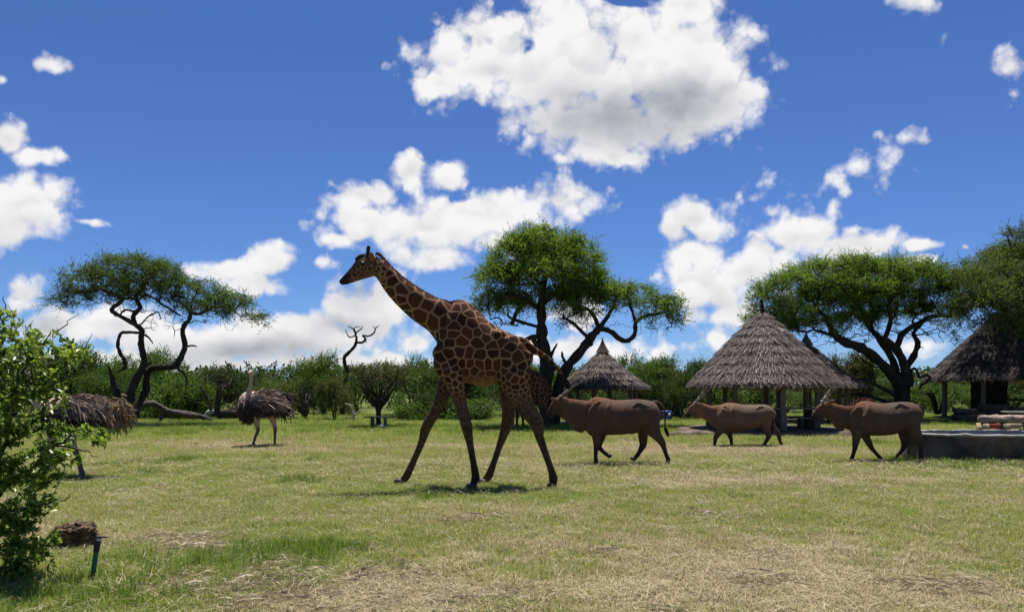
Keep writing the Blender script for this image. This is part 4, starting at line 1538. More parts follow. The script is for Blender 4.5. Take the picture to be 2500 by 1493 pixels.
def main_giraffe():
    Y = 13.1
    near, fr = -0.27, 0.30
    g = Geo()
    g.add(*ring_list([(1066, 843, 873, .11), (1074, 806, 902, .22), (1088, 768, 926, .29), (1108, 738, 936, .32), (1132, 732, 934, .33), (1160, 752, 938, .35), (1190, 781, 941, .36),
                      (1216, 799, 934, .35), (1240, 811, 926, .33), (1262, 820, 918, .30), (1277, 832, 905, .24), (1287, 850, 890, .14)], Y))
    # neck and head
    g.add(*limb_list([(1128, 830, 52, 0, .62), (1098, 795, 50, 0, .58), (1068, 772, 42, 0, .58), (1033, 753, 37.5, 0, .58), (1000, 729, 33, 0, .6), (966, 699, 28, 0, .62), (940, 668, 23, 0, .66), (924, 650, 22, 0, .7)], Y, sides=32))
    g.add(*limb_list([(833, 688, 6.5, 0, .9), (841, 684, 10, 0, .85), (853, 676, 13, 0, .72), (868, 664, 16.5, 0, .68), (882, 653, 21, 0, .72), (895, 648, 23.5, 0, .72), (909, 647, 24, 0, .66), (922, 650, 21, 0, .62)], Y, sides=32))
    g.add(*limb_list([(836, 692, 4), (850, 688, 5), (880, 676, 7), (912, 667, 7)], Y))
    # ossicone bump, brow and cheek
    g.add(*limb_list([(872, 634, 7), (884, 628, 9), (900, 630, 10)], Y))
    for s in (near * .42, fr * .38):
        g.add(*ellipsoid(W(886, 643, Y + s), (.05, .035, .04)))
    # shoulder blade, haunch and hip bones
    for s in (near, fr):
        g.add(*limb_list([(1114, 800, 24, s * .68, .36), (1104, 835, 32, s * .9, .42), (1092, 880, 34, s, .45), (1100, 915, 27, s, .6)], Y))
        g.add(*limb_list([(1240, 830, 24, s * .8, .45), (1252, 870, 40, s * .95, .42), (1252, 915, 40, s, .5), (1258, 940, 34, s, .55)], Y))
        g.add(*ellipsoid(W(1219, 816, Y + s * .80), (.10, .09, .07)))
        g.add(*ellipsoid(W(1268, 834, Y + s * .62), (.12, .10, .09)))
    def thick(L):
        return [(q[0], q[1], q[2] + .9) + tuple(q[3:]) for q in L]
    # legs
    g.add(*limb_list(thick([(1100, 905, 29, near), (1110, 932, 22, near), (1118, 958, 17.5, near), (1129, 1000, 13, near), (1138, 1034, 13, near), (1142, 1055, 11, near), (1148, 1085, 7.6, near), (1155, 1125, 7, near),
                      (1160, 1154, 8.5, near), (1161, 1166, 9.5, near), (1156, 1180, 7.5, near), (1154, 1190, 10, near)]), Y, .85))
    g.add(*limb_list(thick([(1098, 905, 25, fr), (1090, 935, 21, fr), (1080, 963, 16.5, fr), (1066, 996, 13.5, fr), (1047, 1030, 12.5, fr), (1038, 1050, 11.5, fr), (1029, 1080, 8, fr), (1012, 1120, 7.2, fr),
                      (998, 1150, 8.5, fr), (992, 1162, 9, fr), (984, 1171, 8, fr), (978, 1176, 9, fr)]), Y, .85))
    g.add(*limb_list(thick([(1256, 920, 38, near), (1262, 946, 31, near), (1274, 976, 24, near), (1291, 1004, 19, near), (1308, 1027, 17, near), (1313, 1042, 14, near), (1317, 1064, 10, near), (1331, 1104, 7.6, near),
                      (1345, 1144, 7.4, near), (1351, 1166, 10, near), (1350, 1180, 8, near), (1349, 1191, 10, near)]), Y, .8))
    g.add(*limb_list(thick([(1248, 920, 32, fr), (1242, 955, 22, fr), (1241, 990, 16.5, fr), (1241, 1020, 15.5, fr), (1238, 1036, 15, fr), (1231, 1056, 11, fr), (1218, 1092, 7.4, fr), (1205, 1130, 7, fr),
                      (1196, 1154, 8.8, fr), (1191, 1164, 9, fr), (1184, 1172, 8, fr), (1181, 1177, 9, fr)]), Y, .8))
    # tail
    g.add(*limb_list([(1278, 838, 15, 0, .7), (1296, 852, 12, 0, .7), (1318, 862, 7, 0, .8), (1342, 877, 4.6, 0, 1), (1362, 900, 3.6, 0, 1), (1378, 925, 3.2, 0, 1)], Y))
    me = fuse(g, 0.0125, 4)
    me.name = 'giraffe_body'
    P = verts_of(me)
    px, py = to_px(P)

    def size(Q):
        x, y = to_px(Q)
        s = np.full(len(Q), 0.17)
        s = np.where((x > 1200), 0.155, s)
        s = np.where(y > 880, 0.155 - (y - 880) / 90 * 0.085, s)
        nk = x < 1085 - (y - 800) * 0.0
        s = np.where(nk & (y < 830), 0.205, s)
        s = np.where((x < 990) & (y < 800), 0.15, s)
        s = np.where((x < 935) & (y < 700), 0.062, s)
        return np.clip(s * .88, 0.05, 0.25)
    _, E = coat_pattern(me, size)
    wide = np.where((px < 1075) & (py < 830), 0.75, 1.0)
    wide = np.where((px < 925) & (py < 700), 1.5, wide)
    wide = np.where(py > 930, 1.15, wide)
    set_attr(me, 'edge', E * wide)
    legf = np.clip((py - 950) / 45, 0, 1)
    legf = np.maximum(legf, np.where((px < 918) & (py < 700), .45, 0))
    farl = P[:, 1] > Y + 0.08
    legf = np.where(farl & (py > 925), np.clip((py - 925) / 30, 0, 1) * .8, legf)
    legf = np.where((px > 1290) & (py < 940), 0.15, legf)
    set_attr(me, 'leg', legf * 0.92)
    muzzle = np.clip((862 - px - (py - 680) * -0.2) / 16, 0, 1) * (py < 720)
    blaze = (px < 905) * (py < 690) * np.clip(((668 - py) - (px - 842) * 0.82 + 4) / 6, 0, 1)
    osf = np.clip((1172 - py) / -10, 0, 1) * (py > 1165)
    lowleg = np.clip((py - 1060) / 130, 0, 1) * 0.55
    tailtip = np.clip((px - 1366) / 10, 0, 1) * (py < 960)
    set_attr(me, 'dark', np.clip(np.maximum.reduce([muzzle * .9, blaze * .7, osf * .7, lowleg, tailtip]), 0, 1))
    belly = np.clip((P[:, 2] - 1.68) / 0.22, 0, 1)
    coat = np.where((py > 900) & (px > 1128) & (px < 1213) & (py < 945), belly * .9, 1.0)
    chin = np.where((px < 915) & (py > 664 + (915 - px) * 0.28) & (py < 710), 0.35, 1.0)
    set_attr(me, 'coat', coat * chin)
    rt = root('giraffe', (W(1200, HORIZON, Y).x, Y, 0), 'large brown net-patterned giraffe striding across the open grass', 'giraffe')
    me.transform(__import__('mathutils').Matrix.Translation(-rt.location))
    link('body', me, MATS['giraffe_coat'], rt)
    rng = np.random.default_rng(11)
    # mane along the crest
    crest = catmull(np.array([(916, 619), (924, 621), (937, 634), (963, 661), (1000, 690.5), (1036, 713.5), (1073, 731.5), (1100, 736), (1128, 735), (1150, 749), (1165, 761)], float), 60)
    k = rng.integers(0, len(crest) - 1, 2600)
    hp, hd, hl = [], [], []
    for i in k:
        x, y = crest[i]
        tx, ty = crest[min(i + 1, len(crest) - 1)] - crest[i - 1 if i else 0]
        q = math.hypot(tx, ty) + 1e-6
        hp.append(W(x, y + (3.5 if x < 1090 else 6.0), Y + rng.normal(0, .012))[:])
        hd.append((-ty / q * -1.0 + tx / q * .35, 0, tx / q + -ty / q * .35))
        hl.append(0.075 if x > 1105 else 0.06)
    V, F = hair_blades(hp, [(a[0] * 1.0 if a[0] else 0.2, 0, max(a[2], .4)) for a in hd], np.array(hl), 0.012, rng, 0.1)
    part('mane', V, F, MATS['hair_red'], rt)
    # tail tuft
    n = 420
    a = rng.uniform(0, 1, n)
    hp = np.array([W(1374 + 10 * q + rng.normal(0, 1.5), 918 + 12 * q + rng.normal(0, 1.5), Y + rng.normal(0, .015))[:] for q in a])
    V, F = hair_blades(hp, np.tile([0.35, 0, -1.0], (n, 1)), 0.13, 0.012, rng, 0.2)
    part('tail_tuft', V, F, MATS['hair_dark'], rt)
    for s in (near * .18, fr * .18):
        g = Geo()
        g.add(*limb_list([(897, 632, 5.2, s, 1), (898, 618, 4.4, s, 1), (899.5, 606, 4.8, s, 1), (900, 602, 4, s, 1)], Y))
        g.part('ossicone', MATS['hair_dark'], rt, True)
    for s, tip in ((near * .35, (906, 608, near * .62)), (fr * .33, (907, 612, fr * .7))):
        V, F = ear_geo(W(909, 640, Y + s)[:], W(917, 640, Y + s * 2.6)[:], 0.10, 0.04)
        V2, F2 = ear_geo(W(908, 637, Y + s)[:], W(tip[0], tip[1] + 6, Y + tip[2])[:], 0.10, 0.03)
        part('ear', V2, F2, MATS['hair_red'], rt, True)
    for s in (near * .50, fr * .46):
        V, F = ellipsoid(W(884, 643, Y + s), (.040, .022, .030))
        part('eye', V, F, MATS['eye_black'], rt, True)
    for (x, y, dy, w) in ((1152, 1191, near, 12), (976, 1178, fr, 12), (1350, 1193, near, 12), (1180, 1179, fr, 11)):
        c = W(x, y, Y + dy)
        for sgn in (-.045, .045):
            V, F = ellipsoid((c.x - .02, c.y + sgn, 0.045), (.085, .046, .062), 12, 7)
            V[:, 2] = np.maximum(V[:, 2], 0.0)
            part('hoof', V, F, MATS['hoof'], rt, True)
    return rt


def second_giraffe():
    Y = 31.0
    g = Geo()
    n_, f_ = -.24, .24
    g.add(*ring_list([(1247, 918, 956, .14), (1258, 908, 978, .26), (1275, 903, 988, .32), (1298, 903, 989, .33), (1318, 909, 987, .31), (1332, 922, 982, .26), (1341, 942, 970, .14)], Y))
    for s in (n_, f_):
        g.add(*limb_list([(1322, 950, 20, s, .6), (1326, 985, 12, s, .7), (1333, 1005, 7, s), (1332, 1022, 4, s), (1335, 1042, 4.4, s)], Y))
    g.add(*limb_list([(1264, 960, 14, n_, .6), (1263, 990, 7, n_), (1263, 1012, 5, n_), (1262, 1030, 3.2, n_), (1262, 1044, 4, n_)], Y))
    g.add(*limb_list([(1268, 960, 14, f_, .6), (1274, 990, 7, f_), (1276, 1012, 5, f_), (1277, 1030, 3.2, f_), (1278, 1042, 4, f_)], Y))
    g.add(*limb_list([(1268, 935, 24, 0, .7), (1252, 905, 18, .1, .7), (1238, 872, 13, .2, .75), (1224, 845, 10, .3, .8), (1217, 832, 9, .3, .8)], Y))
    g.add(*limb_list([(1219, 832, 9, .3, .8), (1208, 836, 7.5, .3, .8), (1198, 843, 5, .3, .9), (1192, 847, 3.5, .3, .9)], Y))
    g.add(*limb_list([(1338, 935, 3, -.1, 1), (1344, 950, 2, -.1, 1), (1344, 975, 1.6, -.1, 1)], Y))
    me = fuse(g, 0.022, 4)
    P = verts_of(me)
    px, py = to_px(P)
    _, E = coat_pattern(me, lambda Q: np.clip(0.17 - (to_px(Q)[1] - 930) / 60 * 0.05, 0.09, 0.2), 8)
    set_attr(me, 'edge', E)
    set_attr(me, 'leg', np.clip((py - 985) / 18, 0, 1))
    set_attr(me, 'dark', np.full(len(P), 0.15))  # tree shade worked into the coat as an even darkening
    set_attr(me, 'coat', np.ones(len(P)))
    rt = root('giraffe', (W(1300, HORIZON, Y).x, Y, 0), 'smaller dark giraffe standing in the shade of the tall acacia', 'giraffe')
    me.transform(__import__('mathutils').Matrix.Translation(-rt.location))
    link('body', me, MATS['giraffe_coat'], rt)
    rng = np.random.default_rng(4)
    hp = np.array([W(1344 + rng.normal(0, 1), 968 + 10 * q, Y - .1)[:] for q in rng.uniform(0, 1, 120)])
    V, F = hair_blades(hp, np.tile([0.05, 0, -1.0], (120, 1)), 0.25, 0.02, rng, 0.1)
    part('tail_tuft', V, F, MATS['hair_dark'], rt)
    for s in (-.07, .07):
        V, F = limb_list([(1216, 826, 2.2, .3 + s, 1), (1217, 815, 2, .3 + s, 1)], Y)
        part('ossicone', V, F, MATS['hair_dark'], rt, True)
        V, F = ear_geo(W(1220, 828, Y + .3 + s)[:], W(1228, 826, Y + .3 + s * 3)[:], 0.1, 0.04)
        part('ear', V, F, MATS['hair_red'], rt, True)


def eland(spec, Y, label, mat, mane=True):
    g = Geo()
    nr, fr = -spec['hw'], spec['hw']
    g.add(*ring_list(spec['torso'], Y))
    g.add(*limb_list(spec['neck'], Y, .55, 32))
    g.add(*limb_list(spec['head'], Y, .62, 28))
    for L in spec.get('extra', []):
        g.add(*limb_list(L, Y, .5))
    tor = np.array([r_[:4] for r_ in spec['torso']], float)
    for L in spec.get('ridges', []):
        for sd in (-1, 1):
            pts = []
            for (x, y, r_) in L:
                tp, bt, hd = (np.interp(x, tor[:, 0], tor[:, k]) for k in (1, 2, 3))
                q = np.clip((y - (tp + bt) / 2) / ((bt - tp) / 2), -.97, .97)
                pts.append((x, y, r_, sd * (hd * math.sqrt(1 - q * q) - r_ / FOCAL * Y * .45), .9))
            g.add(*limb_list(pts, Y, .9, 14))
    for nm, s in (('nf', nr), ('ff', fr), ('nh', nr), ('fh', fr)):
        g.add(*limb_list([(q[0], q[1], q[2] * 1.0 + .25, s * (q[3] if len(q) > 3 else 1)) for q in spec[nm]], Y, .85))
    g.add(*limb_list(spec['tail'], Y, 1.0))
    me = fuse(g, 0.0115, 5)
    P = verts_of(me)
    px, py = to_px(P)
    bx0, bx1 = spec['torso'][0][0], spec['torso'][-1][0]
    top = spec['backy']
    red = np.clip(1 - (px - bx0 - (bx1 - bx0) * .15) / ((bx1 - bx0) * .45), 0, 1) * np.clip(1 - (py - top - 8) / 26, 0, 1) * .7
    hx, hy = spec['brow']
    brow = np.exp(-(((px - hx) / 9) ** 2 + ((py - hy) / 9) ** 2))
    set_attr(me, 'red', np.clip(np.maximum(red, brow), 0, 1))
    foot = spec['foot']
    leg = np.clip((py - (foot - 66)) / 40, 0, 1)
    head_zone = px < spec['neck'][-1][0]
    leg = np.where(head_zone, np.clip((py - hy - 5) / 25, 0, 1) * .7, leg)
    set_attr(me, 'leg', leg)
    mx, my = spec['head'][-1][0], spec['head'][-1][1]
    nose = np.exp(-(((px - mx) / 9) ** 2 + ((py - my) / 8) ** 2) * 1.1)
    hoofd = np.clip((py - (foot - 16)) / 10, 0, 1) * (~head_zone)
    set_attr(me, 'dark', np.clip(np.maximum(nose * .9, hoofd * .75), 0, 1))
    rt = root('eland', (W((bx0 + bx1) / 2, HORIZON, Y).x, Y, 0), label, 'antelope', 'eland_herd')
    me.transform(__import__('mathutils').Matrix.Translation(-rt.location))
    link('body', me, MATS[mat], rt)
    rng = np.random.default_rng(int(Y * 10))
    # spiral horns
    for s in (-.055, .055):
        (x0, y0), (x1, y1) = spec['horn']
        a, b = np.array(W(x0 - s * 30, y0, Y + s)[:]), np.array(W(x1 - s * 130, y1 + s * 40, Y + s * 3.2)[:])
        n = 44
        C, R = [], []
        for k in range(n):
            f = k / (n - 1)
            tw = f * 2 * math.pi * 2.6
            off = 0.015 * (1 - f) * np.array([math.cos(tw) * .6, math.sin(tw), math.cos(tw) * .6])
            C.append(a + (b - a) * f + off * (0.25 + 0.75 * min(1, f * 5)))
            R.append((0.024 * (1 - f) ** 0.6 + 0.004) * (1 + .20 * math.sin(tw * 2) * (1 - f)))
        V, F = loft(C, R, R, 9)
        part('horn', V, F, MATS['horn'], rt, True)
    for (bx, by, s1, tx, ty, s2) in spec['ears']:
        V, F = ear_geo(W(bx, by, Y + s1)[:], (W(bx, by, Y + s1) + (W(tx, ty, Y + s2) - W(bx, by, Y + s1)) * 1.35)[:], 0.085, 0.03)
        part('ear', V, F, MATS[mat + '_ear'], rt, True)
    ex, ey = spec['eye']
    for s in (-spec['ew'], spec['ew']):
        V, F = ellipsoid(W(ex, ey, Y + s), (.026, .014, .020))
        part('eye', V, F, MATS['eye_black'], rt, True)
    if spec.get('crest'):
        cr = catmull(np.array(spec['crest'], float), 40)
        n = spec.get('nhair', 500)
        k = rng.integers(0, len(cr), n)
        hp = np.array([W(cr[i][0], cr[i][1] + 1.5, Y + rng.normal(0, .012))[:] for i in k])
        V, F = hair_blades(hp, np.tile([0.45, 0, 1.0], (n, 1)), spec.get('hairlen', 0.05), 0.010, rng, 0.1)
        part('mane', V, F, MATS['hair_red'], rt)
    tx, ty = spec['tail'][-1][:2]
    n = 240
    q = rng.uniform(0, 1, n)
    e = spec.get('tuft', (8, 22))
    hp = np.array([W(tx + e[0] * .6 * a + rng.normal(0, 1), ty - 2 + e[1] * .6 * a, Y + rng.normal(0, .015))[:] for a in q])
    V, F = hair_blades(hp, np.tile([e[0] / 30, 0, -1.0], (n, 1)), 0.12, 0.012, rng, 0.1)
    part('tail_tuft', V, F, MATS['hair_dark'], rt)
    for nm, s in (('nf', nr), ('ff', fr), ('nh', nr), ('fh', fr)):
        x, y = spec[nm][-1][:2]
        c = W(x, y, Y + s)
        lift = c.z if c.z > 0.1 else 0.0
        for sg in (-.024, .024):
            V, F = ellipsoid((c.x - .012, c.y + sg, lift + .022), (.055, .026, .042), 10, 6)
            V[:, 2] = np.maximum(V[:, 2], lift - .005 if lift else 0.0)
            part('hoof', V, F, MATS['hoof'], rt, True)


def elands():
    for nm in ('eland_coat', 'eland_coat_pale'):
        plain_mat(nm + '_ear', (0.10, 0.055, 0.038), (0.18, 0.10, 0.07), 20, 0.7, 0.2)
    # the first: humped, close behind the giraffe, near foreleg straight, far foreleg lifted
    Y = 16.7
    e1 = dict(ridges=[[(1438, 1030, 4), (1443, 1008, 6), (1452, 990, 7), (1464, 982, 6)], [(1490, 980, 3), (1485, 994, 6), (1478, 1014, 6)], [(1546, 992, 3), (1557, 986, 6.5), (1575, 991, 5), (1598, 996, 3)],
                      [(1556, 1005, 3), (1560, 1030, 6), (1566, 1048, 5)], [(1419, 984, 1.5), (1420, 996, 2)], [(1424, 984, 1.5), (1425, 998, 2)]], hw=.17, foot=1134, backy=972, brow=(1358, 975), eye=(1361, 982), ew=.088, pale=True,
              torso=[(1430, 1008, 1050, 0.137), (1440, 985, 1062, 0.251), (1456, 972, 1066, 0.308), (1478, 971, 1062, 0.319), (1500, 976, 1061, 0.342), (1530, 975, 1059, 0.353), (1560, 974, 1050, 0.331), (1584, 977, 1042, 0.296), (1600, 984, 1036, 0.228), (1609, 998, 1026, 0.114)],
              neck=[(1455, 1016, 42, 0, .5), (1432, 1014, 37, 0, .48), (1408, 1007, 33, 0, .46), (1388, 999, 28, 0, .48), (1374, 991, 23, 0, .52)],
              head=[(1377, 988, 20, 0, .52), (1366, 987, 19, 0, .54), (1358, 993, 16.5, 0, .54), (1351, 1001, 13, 0, .58), (1345, 1008, 10, 0, .68), (1341, 1012, 8, 0, .78)],
              extra=[[(1444, 992, 16, 0, 1.1), (1458, 985, 17, 0, 1.1), (1474, 985, 14, 0, 1.2), (1490, 988, 12, 0, 1.2)],
                     [(1442, 1028, 9, -.20, .5), (1448, 1006, 13, -.2, .5), (1460, 994, 13, -.18, .5)],
                     [(1396, 1030, 8, 0, .35), (1406, 1042, 10, 0, .3), (1424, 1047, 9, 0, .4)],
                     [(1580, 1008, 28, -.10, .42), (1588, 1035, 24, -.14, .45)], [(1580, 1008, 28, .10, .42), (1578, 1035, 22, .14, .45)],
                     [(1452, 1030, 20, -.15, .5), (1454, 1052, 16, -.17, .6)], [(1540, 1056, 4, 0, 1), (1556, 1053, 3, 0, 1)]],
              nf=[(1452, 1040, 16, .8), (1456, 1068, 10), (1456, 1088, 7), (1455, 1098, 5.6), (1454, 1112, 4.4), (1455, 1122, 5.2), (1454, 1131, 5)],
              ff=[(1466, 1045, 14), (1470, 1062, 9.5), (1464, 1082, 7), (1463, 1091, 6.4), (1473, 1102, 4.6), (1481, 1108, 5), (1489, 1114, 4.5)],
              nh=[(1584, 1022, 28, .55), (1592, 1045, 20, .85), (1605, 1064, 11.5), (1616, 1079, 8.5), (1621, 1092, 6), (1626, 1108, 4.8), (1631, 1121, 5.6), (1630, 1132, 5)],
              fh=[(1574, 1025, 22, .8), (1570, 1052, 13.5), (1570, 1070, 11), (1570, 1084, 9), (1562, 1101, 5.6), (1553, 1114, 5.4), (1546, 1121, 5)],
              tail=[(1596, 981, 5, 0), (1610, 984, 3.6, 0), (1621, 998, 2.6, -.02), (1624, 1020, 2.2, -.02), (1623, 1042, 2.2, -.02)],
              horn=((1366, 970), (1415, 930)), ears=[(1357, 977, -.05, 1347, 973, -.12), (1372, 976, -.08, 1384, 975, -.19)],
              crest=[(1374, 969), (1390, 973), (1410, 980)], nhair=300, hairlen=.035, tuft=(10, 24))
    eland(e1, Y, 'heavy dark brown eland with a shoulder hump close behind the giraffe, a foreleg lifted', 'eland_coat')
    Y = 21.6
    e2 = dict(ridges=[[(1754, 1036, 3), (1758, 1014, 5), (1766, 1000, 5)], [(1790, 990, 2.5), (1788, 1002, 5), (1784, 1018, 5)], [(1848, 998, 3), (1858, 994, 5), (1880, 1000, 3)], [(1852, 1010, 3), (1855, 1028, 5), (1862, 1040, 4)]], hw=.18, foot=1094, backy=986, brow=(1686, 989), eye=(1689, 993), ew=.088,
              torso=[(1742, 1010, 1040, 0.137), (1752, 994, 1048, 0.251), (1768, 984, 1053, 0.308), (1790, 983, 1053, 0.331), (1815, 987, 1053, 0.353), (1845, 987, 1045, 0.342), (1868, 987, 1036, 0.296), (1882, 993, 1028, 0.217), (1889, 1003, 1018, 0.103)],
              neck=[(1768, 1015, 29, 0, .55), (1748, 1012, 24, 0, .5), (1730, 1008, 19.5, 0, .5), (1714, 1001, 17, 0, .5), (1703, 997, 15, 0, .54)],
              head=[(1706, 996, 14, 0, .54), (1698, 996, 13.5, 0, .54), (1691, 1001, 12, 0, .56), (1685, 1007, 9.5, 0, .6), (1680, 1012, 7.5, 0, .7), (1678, 1015, 6, 0, .8)],
              extra=[[(1760, 1022, 8, -.2, .5), (1764, 1006, 11, -.19, .5), (1774, 996, 10, -.16, .5)], [(1863, 1008, 20, -.10, .45), (1867, 1030, 17, -.14, .5)], [(1863, 1008, 20, .10, .45), (1874, 1030, 15, .14, .5)],
                     [(1760, 1030, 14, -.16, .5), (1760, 1044, 12, -.18, .6)], [(1764, 1000, 13, 0, 1.1), (1780, 995, 13, 0, 1.2), (1798, 997, 11, 0, 1.3)]],
              nf=[(1762, 1040, 12), (1756, 1053, 8.5), (1748, 1066, 6), (1746, 1074, 4.6), (1745, 1084, 3.6), (1744, 1089, 4.2), (1743, 1093, 4)],
              ff=[(1774, 1042, 11), (1780, 1056, 7), (1784, 1070, 5), (1786, 1080, 3.6), (1787, 1087, 4.2), (1788, 1092, 4)],
              nh=[(1866, 1022, 18, .6), (1871, 1045, 10.5), (1877, 1061, 7), (1874, 1070, 5.2), (1867, 1082, 4), (1863, 1088, 4.4), (1860, 1093, 4)],
              fh=[(1876, 1028, 14, .8), (1888, 1045, 9), (1899, 1056, 6.4), (1902, 1066, 4.8), (1905, 1078, 3.8), (1909, 1084, 4.2), (1910, 1088, 4)],
              tail=[(1884, 996, 3.6, 0), (1890, 1008, 2.4, 0), (1890, 1026, 1.9, 0), (1886, 1042, 1.7, 0)], tuft=(-2, 14),
              horn=((1696, 984), (1728, 949)), ears=[(1690, 986, -.05, 1681, 983, -.12), (1703, 988, -.08, 1714, 988, -.17)],
              crest=[(1758, 988), (1770, 982), (1785, 979), (1800, 983)], nhair=200, hairlen=.05)
    eland(e2, Y, 'pale tan eland walking in front of the largest round hut', 'eland_coat_pale')
    Y = 17.35
    e3 = dict(ridges=[[(2078, 1036, 4), (2082, 1012, 6), (2094, 996, 6)], [(2122, 988, 3), (2119, 1000, 6), (2112, 1018, 6)], [(2186, 994, 3), (2196, 989, 6.5), (2215, 995, 5), (2238, 1001, 3)], [(2192, 1008, 3), (2194, 1032, 6), (2200, 1048, 5)]], hw=.17, foot=1127, backy=980, brow=(1997, 986), eye=(2005, 992), ew=.085, pale=True,
              torso=[(2074, 1008, 1046, 0.137), (2084, 990, 1060, 0.239), (2100, 979, 1064, 0.308), (2122, 980, 1063, 0.331), (2150, 984, 1063, 0.353), (2180, 982, 1060, 0.353), (2206, 980, 1050, 0.331), (2228, 983, 1040, 0.285), (2242, 993, 1032, 0.194), (2247, 1004, 1018, 0.091)],
              neck=[(2100, 1020, 39, 0, .5), (2080, 1019, 32, 0, .48), (2058, 1015, 26, 0, .48), (2038, 1008, 23, 0, .5), (2024, 1002, 20, 0, .52)],
              head=[(2027, 1000, 19, 0, .54), (2015, 999, 18.5, 0, .54), (2005, 1003, 16, 0, .56), (1997, 1010, 13, 0, .6), (1990, 1016, 10, 0, .7), (1987, 1018, 8, 0, .8)],
              extra=[[(2082, 1034, 8, -.2, .5), (2088, 1012, 12, -.19, .5), (2102, 998, 12, -.17, .5)], [(2216, 1008, 26, -.10, .45), (2224, 1034, 22, -.14, .5)], [(2214, 1008, 26, .10, .45), (2210, 1034, 20, .14, .5)],
                     [(2038, 1034, 6, 0, .35), (2046, 1041, 6, 0, .3), (2060, 1042, 6, 0, .4)], [(2092, 1035, 19, -.15, .5), (2091, 1052, 15, -.17, .6)], [(2094, 998, 15, 0, 1.1), (2112, 992, 15, 0, 1.2), (2134, 995, 12, 0, 1.3)]],
              nf=[(2092, 1048, 15), (2091, 1068, 10), (2088, 1086, 7), (2087, 1094, 5.6), (2083, 1108, 4.3), (2081, 1115, 5), (2078, 1122, 4.6)],
              ff=[(2106, 1050, 14), (2115, 1068, 9.5), (2124, 1086, 7), (2129, 1094, 5.4), (2141, 1108, 4.3), (2148, 1116, 5), (2151, 1121, 4.6)],
              nh=[(2222, 1022, 26, .6), (2231, 1048, 16), (2243, 1068, 10), (2249, 1080, 7.6), (2250, 1094, 5), (2249, 1110, 4.4), (2250, 1118, 5.2), (2249, 1125, 4.6)],
              fh=[(2210, 1028, 20, .8), (2206, 1052, 14), (2208, 1070, 10.5), (2209, 1084, 8), (2202, 1098, 5.2), (2192, 1110, 4.6), (2187, 1116, 5), (2184, 1121, 4.6)],
              tail=[(2240, 990, 4.6, 0), (2251, 996, 3, 0), (2255, 1008, 2.2, .02), (2250, 1022, 2, .1), (2244, 1036, 1.8, .14)], tuft=(-2, 16),
              horn=((2006, 982), (2037, 944)), ears=[(2018, 986, -.07, 2034, 978, -.14), (2010, 985, .07, 2020, 976, .15)],
              crest=[(2034, 986), (2057, 993), (2074, 987), (2093, 977), (2112, 974), (2134, 983)], nhair=700, hairlen=.06)
    eland(e3, Y, 'reddish brown eland with a bristling mane walking beside the round water trough', 'eland_coat')


